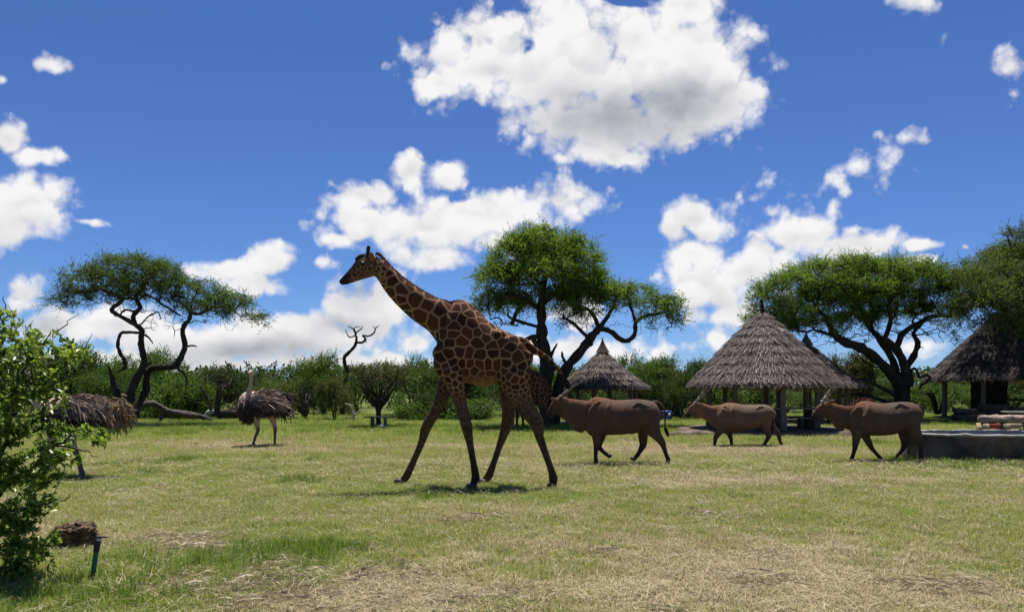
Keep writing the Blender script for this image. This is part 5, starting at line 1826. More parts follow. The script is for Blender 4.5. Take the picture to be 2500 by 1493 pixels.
def ostrich(Y, label, body, neck, head, legs, tail_dir, tail_c, feather_main, seed):
    rng = np.random.default_rng(seed)
    rt = root('ostrich', (W(body[0], HORIZON, Y).x, Y, 0), label, 'ostrich', 'ostriches')
    bx, by, rx, rz, ry = body
    c = W(bx, by, Y)
    R = np.array([rx / FOCAL * Y, ry, rz / FOCAL * Y])
    g = Geo()
    g.add(*ellipsoid(c, R * .93, 20, 14))
    sgn = -1 if tail_dir[0] > 0 else 1
    g.add(*ellipsoid((c.x + sgn * R[0] * .55, c.y - .05, c.z - R[2] * .12), R * np.array([.50, .85, .98]), 18, 12))
    g.add(*limb_list(neck, Y, 1.0))
    g.add(*limb_list(head, Y, .8))
    for L in legs:
        g.add(*limb_list(L, Y, .85))
    me = fuse(g, 0.013, 3)
    P = verts_of(me)
    set_attr(me, 'shank', np.clip((.62 - P[:, 2]) / .12, 0, 1))
    me.transform(__import__('mathutils').Matrix.Translation(-rt.location))
    b = link('body', me, MATS['ostrich_skin'], rt)
    # feathers: drooping plumes over the trunk
    cc = np.array(c)
    n = 5600
    d = rng.normal(0, 1, (n, 3))
    d /= np.linalg.norm(d, axis=1)[:, None]
    d = d[d[:, 2] > -0.72]
    base = cc + d * R * .95
    fr_ = base[:, 0] * sgn > (cc[0] + sgn * R[0] * .25) * sgn
    base[fr_, 2] -= R[2] * .14

    def plumes(base, flow, length, width, name, mat):
        n = len(base)
        f = flow / (np.linalg.norm(flow, axis=1)[:, None] + 1e-9)
        L = length * rng.uniform(.6, 1.3, n)
        s = np.cross(f, rng.normal(0, 1, (n, 3)) * .5 + np.array([0, -1, .4]))
        s /= np.linalg.norm(s, axis=1)[:, None] + 1e-9
        rows = []
        curl = rng.normal(0, .22, (n, 3))
        for t, w in ((0, .5), (.35, 1), (.7, .9), (1, .35)):
            p = base + f * (L * t)[:, None]
            p[:, 2] -= L * .35 * t * t
            p += curl * (L * t * t)[:, None]
            p += rng.normal(0, .006, p.shape)
            rows += [p - s * (width * w / 2), p + s * (width * w / 2)]
        V = np.stack(rows, 1).reshape(-1, 3)
        b0 = np.arange(n)[:, None] * 8
        F = np.concatenate([b0 + np.array([[k, k + 1, k + 3, k + 2]]) for k in (0, 2, 4)])
        o = part(name, V, F, MATS[mat], rt)
        o['kind'] = 'stuff'
    nrm = (base - cc) / R ** 2
    nrm /= np.linalg.norm(nrm, axis=1)[:, None]
    flow = np.array(tail_dir)[None] * .9 + nrm * .16 + rng.normal(0, .14, nrm.shape)
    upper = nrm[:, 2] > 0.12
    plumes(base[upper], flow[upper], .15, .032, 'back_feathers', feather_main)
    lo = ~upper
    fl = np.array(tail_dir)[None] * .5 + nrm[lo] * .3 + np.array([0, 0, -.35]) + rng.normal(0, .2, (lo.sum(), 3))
    plumes(base[lo], fl, .12, .03, 'side_feathers', 'feather_dark')  # darker plumes below the back: shade under the sunlit top put into colour
    bc = np.array((c.x + sgn * R[0] * .55, c.y - .05, c.z - R[2] * .12))
    bR = R * np.array([.50, .85, .98])
    bd = rng.normal(0, 1, (2600, 3))
    bd /= np.linalg.norm(bd, axis=1)[:, None]
    bd = bd[(bd[:, 0] * sgn > -.55)]
    bf = np.array([-sgn * .35, 0, -.8])[None] + bd * .22 + rng.normal(0, .16, bd.shape)
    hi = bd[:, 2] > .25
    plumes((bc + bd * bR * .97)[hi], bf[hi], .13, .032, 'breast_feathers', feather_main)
    plumes((bc + bd * bR * .97)[~hi], bf[~hi], .13, .032, 'belly_feathers', 'feather_dark')  # same dark plumes, shade below the breast painted in
    sd = (nrm[:, 1] < -.35) & (nrm[:, 2] > -.15) & (nrm[:, 2] < .55)
    wb = base[sd] + nrm[sd] * .03
    wf = np.array(tail_dir)[None] * 1.0 + np.array([0, -.05, -.12]) + rng.normal(0, .10, (sd.sum(), 3))
    plumes(wb, wf, .24, .036, 'wing_feathers', 'feather_wing')
    tc = np.array(W(tail_c[0], tail_c[1], Y + tail_c[4])[:])
    n = 620
    tb = tc + rng.normal(0, 1, (n, 3)) * np.array([tail_c[2] / FOCAL * Y, .09, tail_c[3] / FOCAL * Y]) * .62
    tf = np.array(tail_dir)[None] * .5 + np.array([0, 0, -.5]) + rng.normal(0, .4, (n, 3))
    plumes(tb, tf, .18, .03, 'tail_feathers', tail_c[5])
    for L in legs:
        x, y = L[-1][:2]
        dy = L[-1][3]
        f = W(x, y, Y + dy)
        g = Geo()
        for a, ln in ((tail_dir[0] * -.2 - .35, .17), (.45, .11)):
            e = (f.x - (.75 * ln if tail_dir[0] > .4 else .3 * ln) + a * .04, f.y - ln * (.45 if tail_dir[0] > .4 else .9), .018)
            g.add(*tube([(f.x, f.y, .05), ((f.x + e[0]) / 2, (f.y + e[1]) / 2 + a * .05, .04), e], [.03, .028, .012], 8))
        g.part('foot', MATS['ostrich_shank'], rt, True)
    hx, hy = head[0][0], head[0][1]
    hc = W(hx, hy, Y + head[0][3])
    ex, ey = head[-1][0], head[-1][1]
    bk = W(ex, ey, Y + head[-1][3])
    V, F = tube([hc[:], ((hc + bk) / 2)[:], (bk + (bk - hc) * .7)[:]], [.030, .028, .008], 8)
    part('beak', V, F, MATS['ostrich_shank'], rt, True)
    for s in (-.03, .03):
        V, F = ellipsoid((hc.x + s, hc.y - .03, hc.z + .015), (.012, .012, .012), 8, 6)
        part('eye', V, F, MATS['eye_black'], rt, True)


def ostriches():
    Y = 21.7
    ostrich(Y, 'shaggy brown ostrich standing on the pale grass, neck upright', (637, 983, 51, 33, .38),
            [(610, 985, 12, -.1), (608, 960, 7, -.2), (611, 943, 4.4, -.25), (613, 925, 3.6, -.27), (613, 912, 3.8, -.28)],
            [(612, 908, 5.2, -.28), (610, 908, 4.2, -.36), (608, 909, 2.6, -.42)],
            [[(620, 1000, 14, -.12), (624, 1015, 11.5, -.12), (626, 1032, 7, -.12), (630, 1049, 4.6, -.10), (624, 1064, 3.6, -.10), (620, 1078, 3.4, -.10), (617, 1088, 4.2, -.1)],
             [(652, 1000, 14, .2), (662, 1016, 10, .2), (669, 1032, 6, .2), (672, 1048, 4.6, .2), (671, 1062, 3.4, .2), (671, 1075, 3.2, .2), (671, 1086, 4, .2)]],
            (.75, .25, -.1), (688, 982, 15, 20, .25, 'feather_dark'), 'feather_brown', 31)
    Y = 14.4
    ostrich(Y, 'dusty brown ostrich half hidden behind the leafy foreground bush', (192, 998, 74, 37, .34),
            [(120, 1010, 18, -.05), (92, 985, 11, -.1), (74, 950, 7, -.1), (66, 905, 5.6, -.1), (62, 868, 5.4, -.1)],
            [(60, 862, 8, -.1), (54, 863, 6.4, -.1), (46, 867, 3.6, -.1)],
            [[(165, 1025, 24, -.12), (172, 1058, 14, -.12), (178, 1085, 9, -.12), (190, 1115, 6.4, -.12), (196, 1140, 6, -.12), (202, 1158, 7, -.12)],
             [(145, 1025, 22, .2), (130, 1055, 14, .2), (124, 1085, 8.6, .2), (116, 1112, 6.2, .2), (116, 1135, 5.8, .2), (113, 1152, 6.6, .2)]],
            (.9, .05, -.25), (278, 1004, 24, 22, .0, 'feather_tan'), 'feather_brown', 47)


# ------------------------------------------------------------------ thatched huts
def thatch_blades(c, prof, rng, spacing=0.11, width=0.035, length=0.34, ragged=0.0, dens=1.0, sink=0.03):
    """strands of thatch laid in courses; prof: list of (radius, z) from eave to apex"""
    prof = np.array(prof, float)
    seg = np.linalg.norm(np.diff(prof, axis=0), axis=1)
    cum = np.concatenate([[0], np.cumsum(seg)])
    tot = cum[-1]
    out = []
    s = 0.0
    while s < tot - 0.02:
        r = np.interp(s, cum, prof[:, 0])
        n = max(10, int(2 * math.pi * r / width * dens))
        a = rng.uniform(0, 2 * math.pi, n)
        ss = s + rng.normal(0, spacing * .6, n)
        if s < spacing * 2:
            ss += ragged * np.abs(np.sin(a * 3.1 + 1.0) + .5 * np.sin(a * 7.3)) * rng.uniform(0, 1, n) * .5
        s0 = np.clip(ss, 0.0, tot - .01)
        s1 = s0 + length * rng.uniform(.6, 1.2, n)
        sd = np.clip(ss - .10, -0.16, tot)

        def at(q):
            rr = np.interp(q, cum, prof[:, 0])
            zz = np.interp(q, cum, prof[:, 1])
            ex = np.minimum(q, 0)
            d0 = (prof[0] - prof[1]) / np.linalg.norm(prof[0] - prof[1])
            return rr - ex * d0[0], zz - ex * d0[1] * 1.2
        rb, zb = at(sd)
        rt_, zt = at(np.minimum(s1, tot))
        lift = rng.uniform(.004, .06, n) + .05 * (1 - (ss / .48) % 1.0)
        a2 = a + rng.normal(0, .06, n) / np.maximum(rb, .3)
        wv = width * rng.uniform(.5, 1.1, n)
        pb = np.stack([c[0] + (rb + lift * .6) * np.cos(a2), c[1] + (rb + lift * .6) * np.sin(a2), c[2] + zb + lift], -1)
        pt = np.stack([c[0] + np.maximum(rt_ - sink, .005) * np.cos(a), c[1] + np.maximum(rt_ - sink, .005) * np.sin(a), c[2] + zt - sink], -1)
        tn = np.stack([-np.sin(a), np.cos(a), rng.normal(0, .25, n)], -1) * (wv / 2)[:, None]
        out.append(np.stack([pb - tn * .7, pb + tn * .7, pt + tn, pt - tn], 1))
        s += spacing
    V = np.concatenate(out).reshape(-1, 3)
    return V, np.arange(len(V)).reshape(-1, 4)


def hut(px, Y, r, eave, apex, label, finial, nposts, post_r, platform_r, mat='thatch', flare=0.0, ragged=0.1, ph=0.14, fin_r=0.05, prof=None, seed=1, phase=0.2, rows=.11, post_h=None):
    rng = np.random.default_rng(seed)
    x = (px - 1250) / FOCAL * Y
    rt = root('thatched_hut', (x, Y, 0), label, 'hut', 'thatched_huts')
    c = (x, Y, 0)
    # platform
    if platform_r:
        V, Q = lathe(c, [(platform_r, -.05), (platform_r, ph * .8), (platform_r - .06, ph), (0.001, ph + .004)], 40, 0.0)
        part('platform', V, Q, MATS['concrete_dark'], rt)
    # roof profile
    N = 9
    P = []
    for k in range(N + 1):
        f = k / N
        P.append((r * (1 - f) + 0.02, eave + (apex - eave) * (f - flare * math.sin(math.pi * f))))
    core = [(a, b - .05) for a, b in P]
    V, Q = lathe(c, core, 36, .01)
    part('roof_frame', V, Q, MATS['thatch_core'], rt)
    V, Q = thatch_blades(c, [(max(a - .16, .01), b - .16) for a, b in P], rng, .22, .05, .3, .1, .8)
    o = part('roof_lining', V, Q, MATS['thatch_inner'], rt)
    o['kind'] = 'stuff'
    V, Q = thatch_blades(c, P, rng, rows, .019, .42, ragged, 1.1)
    o = part('thatch', V, Q, MATS[mat], rt)
    o['kind'] = 'stuff'
    # rafters
    for k in range(10):
        a = 2 * math.pi * k / 10 + .1
        b0 = (x + (r - .12) * math.cos(a), Y + (r - .12) * math.sin(a), eave - .06)
        b1 = (x, Y, eave + (apex - eave) * .93)
        V, F = tube([b0, ((b0[0] + b1[0]) / 2, (b0[1] + b1[1]) / 2, (b0[2] + b1[2]) / 2 - flare * (apex - eave) * .9 - .08), b1], [.035, .03, .03], 6, 2)
        part('rafter', V, F, MATS['bark_grey'], rt, True)
    # ring beam
    a = np.linspace(0, 2 * math.pi, 41)
    pr = post_r
    bz = eave + (apex - eave) * (1 - pr / r) * .8 - .05
    V, F = tube(np.stack([x + pr * np.cos(a), Y + pr * np.sin(a), np.full(41, bz)], -1), np.full(41, .05), 6, 1)
    part('ring_beam', V, F, MATS['bark_grey'], rt, True)
    for k in range(nposts):
        a = 2 * math.pi * k / nposts + phase
        bx, by = x + pr * math.cos(a), Y + pr * math.sin(a)
        l1, l2 = rng.normal(0, .04, 2)
        V, F = tube([(bx, by, ph - .03 if platform_r > pr else -.05), (bx + l1, by, bz * .5), (bx + l2 * .5, by, bz + .02)], [.125, .105, .10], 10, 4)
        V += rng.normal(0, .003, V.shape)
        part('post', V, F, MATS['post_wood'], rt, True)
    # finial
    if finial == 'stick':
        V, F = tube([(x, Y, apex - .15), (x - .02, Y, apex + .18), (x - .05, Y, apex + .40)], [.10, .07, .05], 8)
        part('finial', V, F, MATS['bark_dark'], rt, True)
    else:
        V, Q = lathe((x, Y, apex - .12), [(.30, -.04), (.20, .14), (.11, .32), (.04, .50), (.015, .62)], 14, .05)
        part('finial', V, Q, MATS['thatch_dark'], rt)
    return rt


def table_set(px, Y, label_t, width=1.6, rz=0.0, label_b=None, z0=0.14):
    x = (px - 1250) / FOCAL * Y
    t = root('picnic_table', (x, Y, z0), label_t, 'table')
    for k, dy in enumerate((-.24, 0, .24)):
        V, F = box_vf((x, Y + dy, z0 + .74), (width, .225, .05), rz, .003)
        part('plank', V, F, MATS['log_bleached' if k == 0 else 'post_wood'], t)
    for dx in (-width * .32, width * .32):
        V, F = box_vf((x + dx, Y, z0 + .357), (.14, .5, .715), rz, .006)
        part('leg', V, F, MATS['concrete_dark'], t)
    if label_b:
        for sgn, lab in zip((-1, 1), label_b):
            b = root('bench', (x, Y + sgn * .72, z0), lab, 'bench')
            V, F = box_vf((x, Y + sgn * .72, z0 + .42), (width, .28, .05), rz, .004)
            part('seat', V, F, MATS['post_wood'], b)
            for dx in (-width * .33, width * .33):
                V, F = box_vf((x + dx, Y + sgn * .72, z0 + .197), (.22, .22, .395), rz, .006)
                part('leg', V, F, MATS['concrete_dark'], b)


def huts():
    hut(1862, 28.9, 2.68, 1.74, 4.52, 'largest grey thatched round hut with a stick finial and open sides', 'stick', 7, 1.95, 3.1, 'thatch', -.035, .1, seed=1, phase=.28)
    hut(1471, 34.2, 2.02, 1.60, 3.34, 'small thatched round hut with ragged torn eaves beneath the leaning acacia', 'cone', 6, 1.55, 2.2, 'thatch', .05, .55, seed=2, ph=.1)
    hut(1968, 35.2, 2.40, 1.68, 3.72, 'thatched round hut half hidden behind the largest hut', 'cone', 7, 1.8, 2.6, 'thatch', .03, .1, seed=3, ph=.1)
    d = hut(2505, 38.2, 4.5, 2.02, 6.6, 'wide dark thatched hut with a near-black wall under the thorn tree', 'cone', 9, 3.75, 4.1, 'thatch_dark', 0.0, .12, seed=4, ph=.12, phase=.18)
    # the near-black hearth wall in the dark hut
    x = (2418 - 1250) / FOCAL * 37.6
    b = Geo()
    b.add(*box_vf((x, 37.7, 1.22), (1.45, .5, 2.2), .05, .02))
    b.part('hearth_wall', MATS['dark_wall'], d)
    for k in range(9):
        V, F = box_vf((x - .80 - .02 * (k % 2), 37.45, .26 + k * .235), (.30, .32, .225), .05, .008)
        part('block', V, F, MATS['dark_wall'], d)
    V, F = box_vf((x + 1.3, 37.4, 1.04), (3.0, .08, .09))
    part('rail', V, F, MATS['bark_dark'], d)
    for (qx, qw, qh) in ((2355, .95, .55), (2422, 1.2, .75), (2490, 1.1, .6)):
        xx = (qx - 1250) / FOCAL * 35.6
        for k in range(2):
            V, F = box_vf((xx + .03 * k, 35.6, .12 + qh * (.25 + .5 * k)), (qw - .1 * k, .45, qh * .49), .03, .012)
            part('stone_block', V, F, MATS['concrete_dark'], d)
    table_set(1930, 28.3, 'long wooden picnic table under the largest hut', 2.0, 0,
              ('low plank bench on the near side of the picnic table in the largest hut', 'low plank bench on the far side of the picnic table in the largest hut'))
    table_set(1790, 29.3, 'wooden picnic table by the left posts of the largest hut', 1.3)
    table_set(2000, 35.0, 'wooden picnic table under the half hidden hut', 1.6, z0=.1)
    # kerb stones lying along the platform of the largest hut
    for k, (px, w) in enumerate(((1690, .9), (2065, .7))):
        Y = 26.6
        x = (px - 1250) / FOCAL * Y
        lab = ('flat rough stone slab at the left edge of the largest hut platform', 'flat rough stone slab at the right edge of the largest hut platform')[k]
        V, F = ellipsoid((x, Y, .05), (w, .5, .13), 18, 8)
        V += RNG.normal(0, .015, V.shape)
        V[:, 2] = np.maximum(V[:, 2], -.04)
        o = part('stone_slab', V, F, MATS['concrete_dark'])
        tag(o, lab, 'stone')


# ------------------------------------------------------------------ trough, benches, small things
def trough():
    Y, x = 17.95, (2440 - 1250) / FOCAL * 17.95
    rt = root('water_trough', (x, Y, 0), 'wide oval concrete water trough with a pale rim on the grass', 'trough')
    A, B, h = 2.22, 1.08, .63
    n = 72
    a = np.linspace(0, 2 * math.pi, n, endpoint=False)
    sup = 0.95
    cx = np.sign(np.cos(a)) * np.abs(np.cos(a)) ** sup
    cy = np.sign(np.sin(a)) * np.abs(np.sin(a)) ** sup
    prof = [(0.0, -.08), (0.0, h - .05), (-.004, h - .045), (0.012, h - .04), (0.012, h), (-.13, h + .006), (-.135, h - .04), (-.14, .12), (-1.0, .118)]
    rows = []
    for dr, z in prof:
        rows.append(np.stack([x + (A + dr) * cx, Y + (B + max(dr, -B + .02)) * cy, np.full(n, z)], -1))
    V = np.concatenate(rows)
    V[: n * 2, :2] += RNG.normal(0, .010, (n * 2, 2))
    V[n * 3: n * 6, 2] += np.tile(RNG.normal(0, .007, n), 3)

    def quads(i0, i1):
        i = np.arange(i0, i1)[:, None] * n
        j = np.arange(n)[None]
        return np.stack([i + j, i + (j + 1) % n, i + n + (j + 1) % n, i + n + j], -1).reshape(-1, 4)
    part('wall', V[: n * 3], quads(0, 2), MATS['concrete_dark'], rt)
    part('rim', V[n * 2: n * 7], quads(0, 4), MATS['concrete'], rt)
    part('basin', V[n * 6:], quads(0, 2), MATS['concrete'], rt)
    W_ = np.stack([x + (A - .16) * cx, Y + (B - .16) * cy, np.full(n, .36)], -1)
    W_ = np.vstack([W_, (x, Y, .36)])
    F = np.array([(n, k, (k + 1) % n) for k in range(n)])
    part('water_surface', W_, F, MATS['water'], rt)


def log_benches():
    Y = 28.0
    x0 = (2398 - 1250) / FOCAL * Y
    lab = ('thick pinkish log seat resting on brick and stone blocks behind the trough',)
    rt = root('log_bench', (x0 + 1.1, Y, 0), lab[0], 'bench')
    V, F = tube([(x0 - .02, Y, .50), (x0 + .7, Y + .04, .50), (x0 + 1.5, Y, .49), (x0 + 2.4, Y - .05, .51)], [.15, .14, .15, .13], 14, 5)
    V += RNG.normal(0, .016, V.shape)
    part('log', V, F, MATS['log_pink'], rt, True)
    V, F = tube([(x0 + .3, Y + .3, .56), (x0 + 1.2, Y + .32, .57), (x0 + 2.4, Y + .3, .58)], [.07, .08, .07], 10, 4)
    part('log', V, F, MATS['log_pink'], rt, True)
    for k, (dx, m, w) in enumerate(((.26, 'brick_red', .48), (1.02, 'stone_tan', .52), (1.95, 'stone_tan', .5))):
        for r in range(2):
            V, F = box_vf((x0 + dx + .01 * r, Y + .08, .09 + .18 * r), (w, .6, .172), .02 * k, .012)
            part('block', V, F, MATS[m], rt)
        V, F = box_vf((x0 + dx - w * .46, Y + .02, .18), (.16, .52, .35), .02 * k, .012)
        part('stone', V, F, MATS['stone_tan'], rt)
    Y = 31.0
    x = (2520 - 1250) / FOCAL * Y
    s = root('slab_table', (x, Y, 0), 'pale stone slab table behind the pink log seat', 'table')
    V, F = box_vf((x, Y, .66), (2.1, .7, .07), 0, .008)
    part('slab', V, F, MATS['concrete'], s)
    for dx in (-.6, .6):
        V, F = box_vf((x + dx, Y, .31), (.5, .5, .63), 0, .015)
        part('support', V, F, MATS['concrete_dark'], s)


def plank_bench():
    Y = 30.9
    x = (926 - 1250) / FOCAL * Y
    rt = root('plank_bench', (x, Y, 0), 'plain plank bench on two log stumps under the umbrella thorn tree', 'bench')
    V, F = box_vf((x, Y, .46), (1.20, .34, .05), .02, .006)
    part('seat', V, F, MATS['post_wood'], rt)
    for px, r in ((909, .085), (940, .07)):
        xx = (px - 1250) / FOCAL * Y
        V, F = tube([(xx, Y - .02, -.02), (xx + .01, Y, .2), (xx, Y, .436)], [r * 1.1, r, r], 10)
        part('stump', V, F, MATS['post_wood'], rt, True)
    Y2 = 30.4
    x2 = (882 - 1250) / FOCAL * Y2
    b = root('plastic_tub', (x2, Y2, 0), 'small yellow plastic tub in the grass beside the plank bench', 'tub')
    g = Geo()
    g.add(*lathe((x2, Y2, 0), [(.001, .01), (.10, .01), (.115, .15), (.125, .155), (.125, .17), (.105, .17), (.09, .03), (.001, .03)], 18))
    g.part('shell', MATS['plastic_yellow'], b, True)
    Y3 = 30.6
    x3 = (932 - 1250) / FOCAL * Y3
    j = root('plastic_jug', (x3, Y3, 0), 'white plastic jug lying under the plank bench', 'jug')
    V, F = tube([(x3 - .09, Y3, .085), (x3 - .07, Y3, .085), (x3 + .05, Y3, .085), (x3 + .09, Y3, .085)], [.05, .085, .085, .05], 14)
    part('shell', V, F, MATS['plastic_white'], j, True)
    V, F = tube([(x3 - .10, Y3, .085), (x3 - .15, Y3, .08)], [.025, .025], 10, 1)
    part('neck', V, F, MATS['plastic_white'], j, True)


def blue_drum():
    Y = 37.0
    x = (1626 - 1250) / FOCAL * Y
    rt = root('blue_drum', (x, Y, 0), 'dark blue plastic drum standing before the scrub near the small hut', 'drum')
    V, F = lathe((x, Y, 0), [(.001, 0), (.27, 0), (.285, .03), (.285, .13), (.30, .15), (.30, .18), (.285, .2), (.285, .33), (.30, .35), (.30, .38), (.285, .4), (.285, .5), (.27, .53), (.001, .53)], 26)
    part('shell', V, F, MATS['plastic_blue'], rt, True)
    V, F = box_vf((x + .10, Y - .275, .36), (.12, .03, .13), .3)
    part('sticker', V, F, MATS['plastic_white'], rt)


def fallen_wood():
    t = Tree()
    px_limb(t, [(336, 990), (372, 985), (405, 1003), (450, 1010), (490, 1017), (520, 1026)], 34.0, [7, 8, 9, 9, 8, 4], [0, .5, 1, 1.5, 2, 2.2])
    px_limb(t, [(405, 1003), (395, 1018), (390, 1028)], 34.0, [6, 4, 2], [1, .8, .6])
    px_limb(t, [(412, 1002), (440, 1008), (480, 1014)], 34.0, [4, 4, 3], [.8, 1, 1.2])
    px_limb(t, [(372, 985), (352, 975), (340, 985)], 34.0, [5, 4, 3], [.5, .4, .3])
    b = W(430, 1020, 35.3)
    rt = root('fallen_branch', (b.x, 35.3, 0), 'long weathered fallen branch lying from the foot of the twisted acacia', 'branch')
    t.wood(.01).part('limb', MATS['bark_grey'], rt, True)
    Y = 38.0
    b = W(545, 1018, Y)
    rt = root('fallen_log', (b.x, Y, 0), 'dark fallen log with a bleached white broken end near the standing ostrich', 'log')
    t = Tree()
    px_limb(t, [(520, 1005), (540, 1010), (575, 1010), (640, 1016)], Y, [6, 12, 14, 10])
    px_limb(t, [(545, 1008), (560, 998), (575, 997)], Y, [5, 4, 3])
    t.wood(.01).part('limb', MATS['bark_dark'], rt, True)
    V, F = tube([W(522, 1004, Y - .1)[:], W(508, 1007, Y - .1)[:], W(502, 1020, Y - .1)[:]], [.10, .12, .07], 10)
    part('broken_end', V, F, MATS['log_bleached'], rt, True)
    Y = 39.0
    b = W(700, 1015, Y)
    rt = root('driftwood_branch', (b.x, Y, 0), 'bleached forked dead branch lying right of the standing ostrich', 'branch')
    t = Tree()
    px_limb(t, [(668, 1012), (690, 1018), (708, 1020), (716, 1010), (722, 1004)], Y, [2.5, 3, 3, 2.5, 1.5])
    px_limb(t, [(708, 1019), (718, 1018), (728, 1014)], Y, [2, 1.6, 1])
    t.wood(.01).part('limb', MATS['log_bleached'], rt, True)
    Y = 36.0
    b = W(862, 1010, Y)
    rt = root('driftwood_branch', (b.x, Y, 0), 'small bleached forked branch left of the umbrella thorn tree', 'branch')
    t = Tree()
    px_limb(t, [(866, 1028), (862, 1008), (856, 990), (842, 984)], Y, [3, 2.5, 2, 1])
    px_limb(t, [(864, 1014), (874, 1006), (880, 1000)], Y, [2, 1.6, 1])
    t.wood(.01).part('limb', MATS['log_bleached'], rt, True)
    Y = 31.2
    b = W(350, 1030, Y)
    rt = root('stick', (b.x, Y, 0), 'thin pale stick lying in the grass by the twisted acacia', 'stick')
    V, F = tube([W(318, 1026, Y)[:], W(350, 1034, Y)[:], W(392, 1036, Y)[:]], [.03, .03, .02], 8)
    part('limb', V, F, MATS['log_bleached'], rt, True)


def rock_and_riser():
    Y = gy(1335) - .05
    c = W(174, 1300, Y)
    h = .31
    V, F = ellipsoid((0, 0, 0), (1, 1, 1), 64, 40)
    sq = np.sign(V) * np.abs(V) ** .82
    n = fbm(sq + 5, 1.8, 4, 77) - .5
    n2 = np.abs(fbm(sq + 9, 5.0, 3, 78) - .5)
    V = sq * (1 + .75 * n + .70 * n2 - .16)[:, None] * np.array([.225, .19, .165])
    V[:, 2] = V[:, 2] + .10
    V += np.array([c.x, Y + .1, 0])
    V[:, 2] = np.maximum(V[:, 2], -.03)
    o = part('termite_stump', V - np.array([0, 0, 0]), F, MATS['rock'])
    tag(o, 'pitted brown clod of rock-hard earth below the leafy foreground bush', 'rock')
    Y = gy(1412)
    rt = root('sprinkler_riser', (W(230, 1412, Y).x, Y, 0), 'leaning green irrigation pipe with black tap in the foreground grass', 'pipe')
    P = lambda x, y: W(x, y, Y)[:]
    V, F = tube([P(225, 1420), P(230, 1380), P(236, 1336)], [.021, .021, .021], 14, 3)
    part('pipe', V, F, MATS['pipe_green'], rt, True)
    V, F = tube([P(235, 1344), P(237, 1330), P(238, 1322)], [.025, .026, .026], 14, 3)
    part('coupling', V, F, MATS['pipe_black'], rt, True)
    V, F = tube([P(239, 1323), P(241, 1314)], [.017, .017], 12, 2)
    part('valve', V, F, MATS['metal_grey'], rt, True)
    V, F = tube([P(238, 1311), P(248, 1310), P(266, 1310)], [.016, .010, .005], 10, 3)
    part('handle', V, F, MATS['pipe_black'], rt, True)


# ------------------------------------------------------------------ leafy bush at the left edge
def leaf_shape(L=1.0, w=.46):
    """one folded pointed leaf along +X, real thin blade"""
    xs = np.array([0, .18, .45, .75, 1.0])
    ws = np.array([.03, .75, 1.0, .62, .02]) * w / 2
    V = []
    for x, q in zip(xs, ws):
        zz = -.18 * x * x
        V += [(x, -q, zz + q * .35), (x, 0, zz), (x, q, zz + q * .35)]
    V = np.array(V) * L
    F = []
    for i in range(4):
        F += [(3 * i, 3 * i + 3, 3 * i + 4, 3 * i + 1), (3 * i + 1, 3 * i + 4, 3 * i + 5, 3 * i + 2)]
    return V, np.array(F)


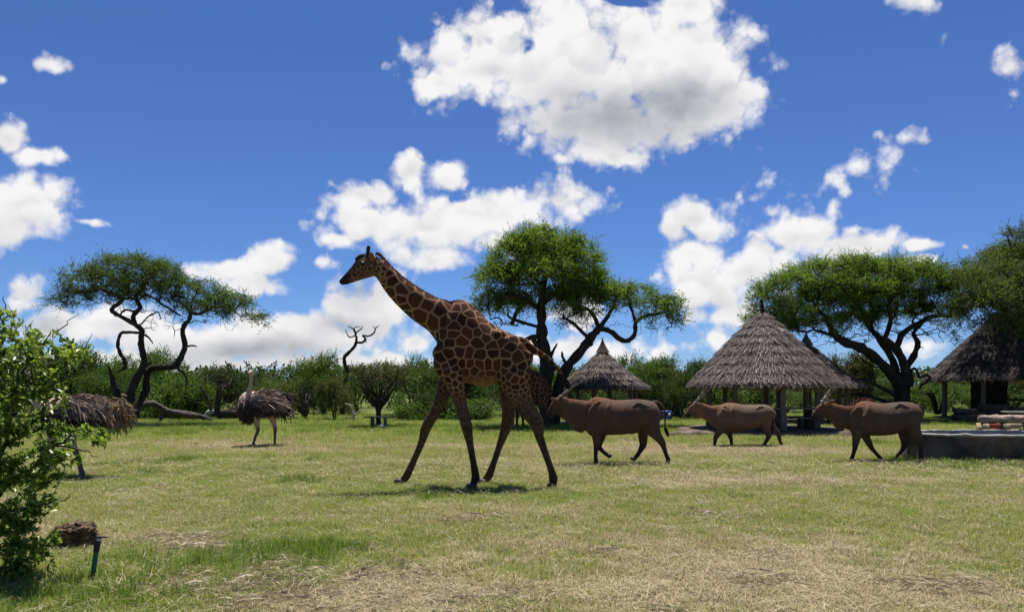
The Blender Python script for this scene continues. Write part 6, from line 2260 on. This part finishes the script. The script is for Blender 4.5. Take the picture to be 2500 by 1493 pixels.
def foreground_bush():
    rng = np.random.default_rng(77)
    Y = 6.9
    t = Tree()
    base = W(-40, 1400, Y)
    base.z = 0
    bx = base.x

    def P(x, y, d=0.0):
        return W(x, y, Y + d)[:]
    t.limb([(bx, Y, -.05), P(-30, 1300), P(-20, 1180), P(10, 1080), P(30, 980), P(45, 900)], [.035, .03, .026, .022, .016, .010])
    t.limb([P(-25, 1240), P(30, 1170, -.1), P(90, 1130, -.2), P(140, 1085, -.25), P(175, 1060, -.3)], [.024, .02, .017, .013, .008])
    t.limb([P(140, 1088, -.25), P(190, 1095, -.3), P(240, 1115, -.35)], [.009, .008, .004])
    t.limb([P(10, 1090), P(60, 1060, .1), P(130, 1040, .2), P(180, 1050, .2), P(225, 1062, .25), P(262, 1070, .25)], [.018, .015, .012, .010, .008, .005])
    t.limb([P(-20, 1180), P(0, 1060, .3), P(-10, 950, .4), P(0, 850, .4), P(12, 770, .4), P(10, 722, .4)], [.022, .018, .014, .011, .008, .003])
    t.limb([P(30, 985), P(90, 950, -.1), P(150, 900, -.2), P(200, 860, -.2), P(225, 815, -.2)], [.014, .011, .008, .006, .003])
    t.limb([P(40, 920), P(80, 880, .1), P(110, 830, .1), P(150, 800, .1), P(190, 768, .1)], [.012, .009, .007, .005, .003])
    t.limb([P(-10, 1260), P(40, 1245, -.2), P(90, 1235, -.3), P(150, 1220, -.3), P(178, 1202, -.3)], [.016, .012, .009, .006, .003])
    t.limb([P(60, 1060, .1), P(100, 1010, .2), P(150, 1000, .3), P(185, 985, .3)], [.012, .009, .007, .004])
    pads = px_pads([(20, 860, 90, 90, Y + .1, .55), (110, 880, 85, 65, Y, .5), (190, 880, 45, 50, Y - .1, .35), (0, 990, 90, 80, Y, .55), (90, 980, 75, 55, Y, .5),
                    (60, 1060, 110, 34, Y + .1, .4), (200, 1060, 70, 26, Y + .1, .3), (255, 1085, 32, 18, Y, .2), (130, 1110, 60, 34, Y - .2, .35), (170, 1130, 40, 24, Y - .2, .25),
                    (20, 1190, 85, 60, Y, .45), (90, 1200, 50, 45, Y - .2, .3), (0, 1300, 75, 60, Y, .45), (60, 1290, 45, 50, Y - .1, .3), (20, 780, 34, 40, Y + .3, .25), (-10, 1400, 80, 50, Y - .1, .4), (70, 1385, 60, 36, Y, .35), (40, 1130, 95, 50, Y, .45), (115, 1165, 60, 36, Y - .1, .3), (30, 1340, 80, 50, Y - .1, .4), (90, 1340, 50, 40, Y, .3), (60, 1240, 80, 40, Y, .4), (-80, 1000, 120, 200, Y, .6), (-70, 1260, 100, 100, Y, .5)])
    T, _ = pad_points(pads, 1000, 0.05)
    T[:, 2] = np.maximum(T[:, 2], .05)
    tips = t.grow(T, step=.16, wander=.16, sag=.06)
    rt = root('leafy_bush', (bx, Y, 0), 'sprawling leafy green bush in the foreground with crooked brown stems', 'bush')
    t.wood(.0028, .012).part('stems', MATS['bark_twig'], rt, True)
    LV, LF = leaf_shape()
    pos, mats_, sizes = [], [], []
    for i in tips:
        tip = t.P[i]
        node = i
        k = 0
        pts = [tip]
        while t.par[node] >= 0 and k < 2:
            node = t.par[node]
            pts.append(t.P[node])
            k += 1
        d = pts[0] - pts[min(1, len(pts) - 1)]
        d = d / (np.linalg.norm(d) + 1e-9)
        for _ in range(int(rng.integers(9, 15))):
            f = rng.uniform(0, 1) * (len(pts) - 1)
            a = int(min(f, len(pts) - 2)) if len(pts) > 1 else 0
            q = pts[a] + (pts[min(a + 1, len(pts) - 1)] - pts[a]) * (f - a) + rng.normal(0, .012, 3)
            ax = d * .5 + rng.normal(0, .75, 3) + np.array([0, 0, .1])
            ax /= np.linalg.norm(ax)
            up = np.array([0, -.25, 1.0]) + rng.normal(0, .45, 3)
            sd = np.cross(up, ax)
            sd /= np.linalg.norm(sd) + 1e-9
            nz = np.cross(ax, sd)
            pos.append(q)
            mats_.append(np.stack([ax, sd, nz], 0))
            sizes.append(rng.uniform(.034, .076))
    pos, mats_, sizes = np.array(pos), np.array(mats_), np.array(sizes)
    px, py = to_px(pos)
    # the nearest, largest leaves in view become parts of their own
    score = sizes / pos[:, 1] * ((px > 4) & (px < 300) & (pos[:, 2] > .1))
    score *= np.clip((7.3 - pos[:, 1]) / .6, .2, 1.0)
    big = np.argsort(-score)[:300]
    rest = np.setdiff1d(np.arange(len(pos)), big)
    V = np.einsum('vk,nkj->nvj', LV, mats_[rest]) * sizes[rest][:, None, None] + pos[rest][:, None]
    nv = len(LV)
    F = (np.arange(len(rest))[:, None, None] * nv + LF[None]).reshape(-1, 4)
    o = part('foliage', V.reshape(-1, 3), F, MATS['bush_leaf'], rt, True)
    o['kind'] = 'stuff'
    lm = make_mesh('leaf', LV, LF, True)
    lm.materials.append(MATS['bush_leaf'])
    from mathutils import Matrix
    L0 = np.array(rt.location)
    for i in big:
        o = bpy.data.objects.new('leaf', lm)
        R = mats_[i]
        M = Matrix(((R[0][0], R[1][0], R[2][0]), (R[0][1], R[1][1], R[2][1]), (R[0][2], R[1][2], R[2][2]))).to_4x4()
        M = Matrix.Translation(Vector(pos[i] - L0)) @ M @ Matrix.Scale(float(sizes[i]), 4)
        o.parent = rt
        o.matrix_local = M
        COL.objects.link(o)


# ------------------------------------------------------------------ assemble
KEEP_OUT += [((1862 - 1250) / FOCAL * 28.9, 28.9, 3.0), ((1471 - 1250) / FOCAL * 34.2, 34.2, 2.1), ((1968 - 1250) / FOCAL * 35.2, 35.2, 2.5),
             ((2505 - 1250) / FOCAL * 38.2, 38.2, 4.0), ((2440 - 1250) / FOCAL * 17.95 - .9, 17.95, 1.0), ((2440 - 1250) / FOCAL * 17.95 + .5, 17.95, 1.1), ((2440 - 1250) / FOCAL * 17.95 + 1.4, 17.95, .8)]
build_trees()
huts()
trough()
log_benches()
plank_bench()
blue_drum()
fallen_wood()
rock_and_riser()
main_giraffe()
second_giraffe()
elands()
ostriches()
foreground_bush()
build_grass()
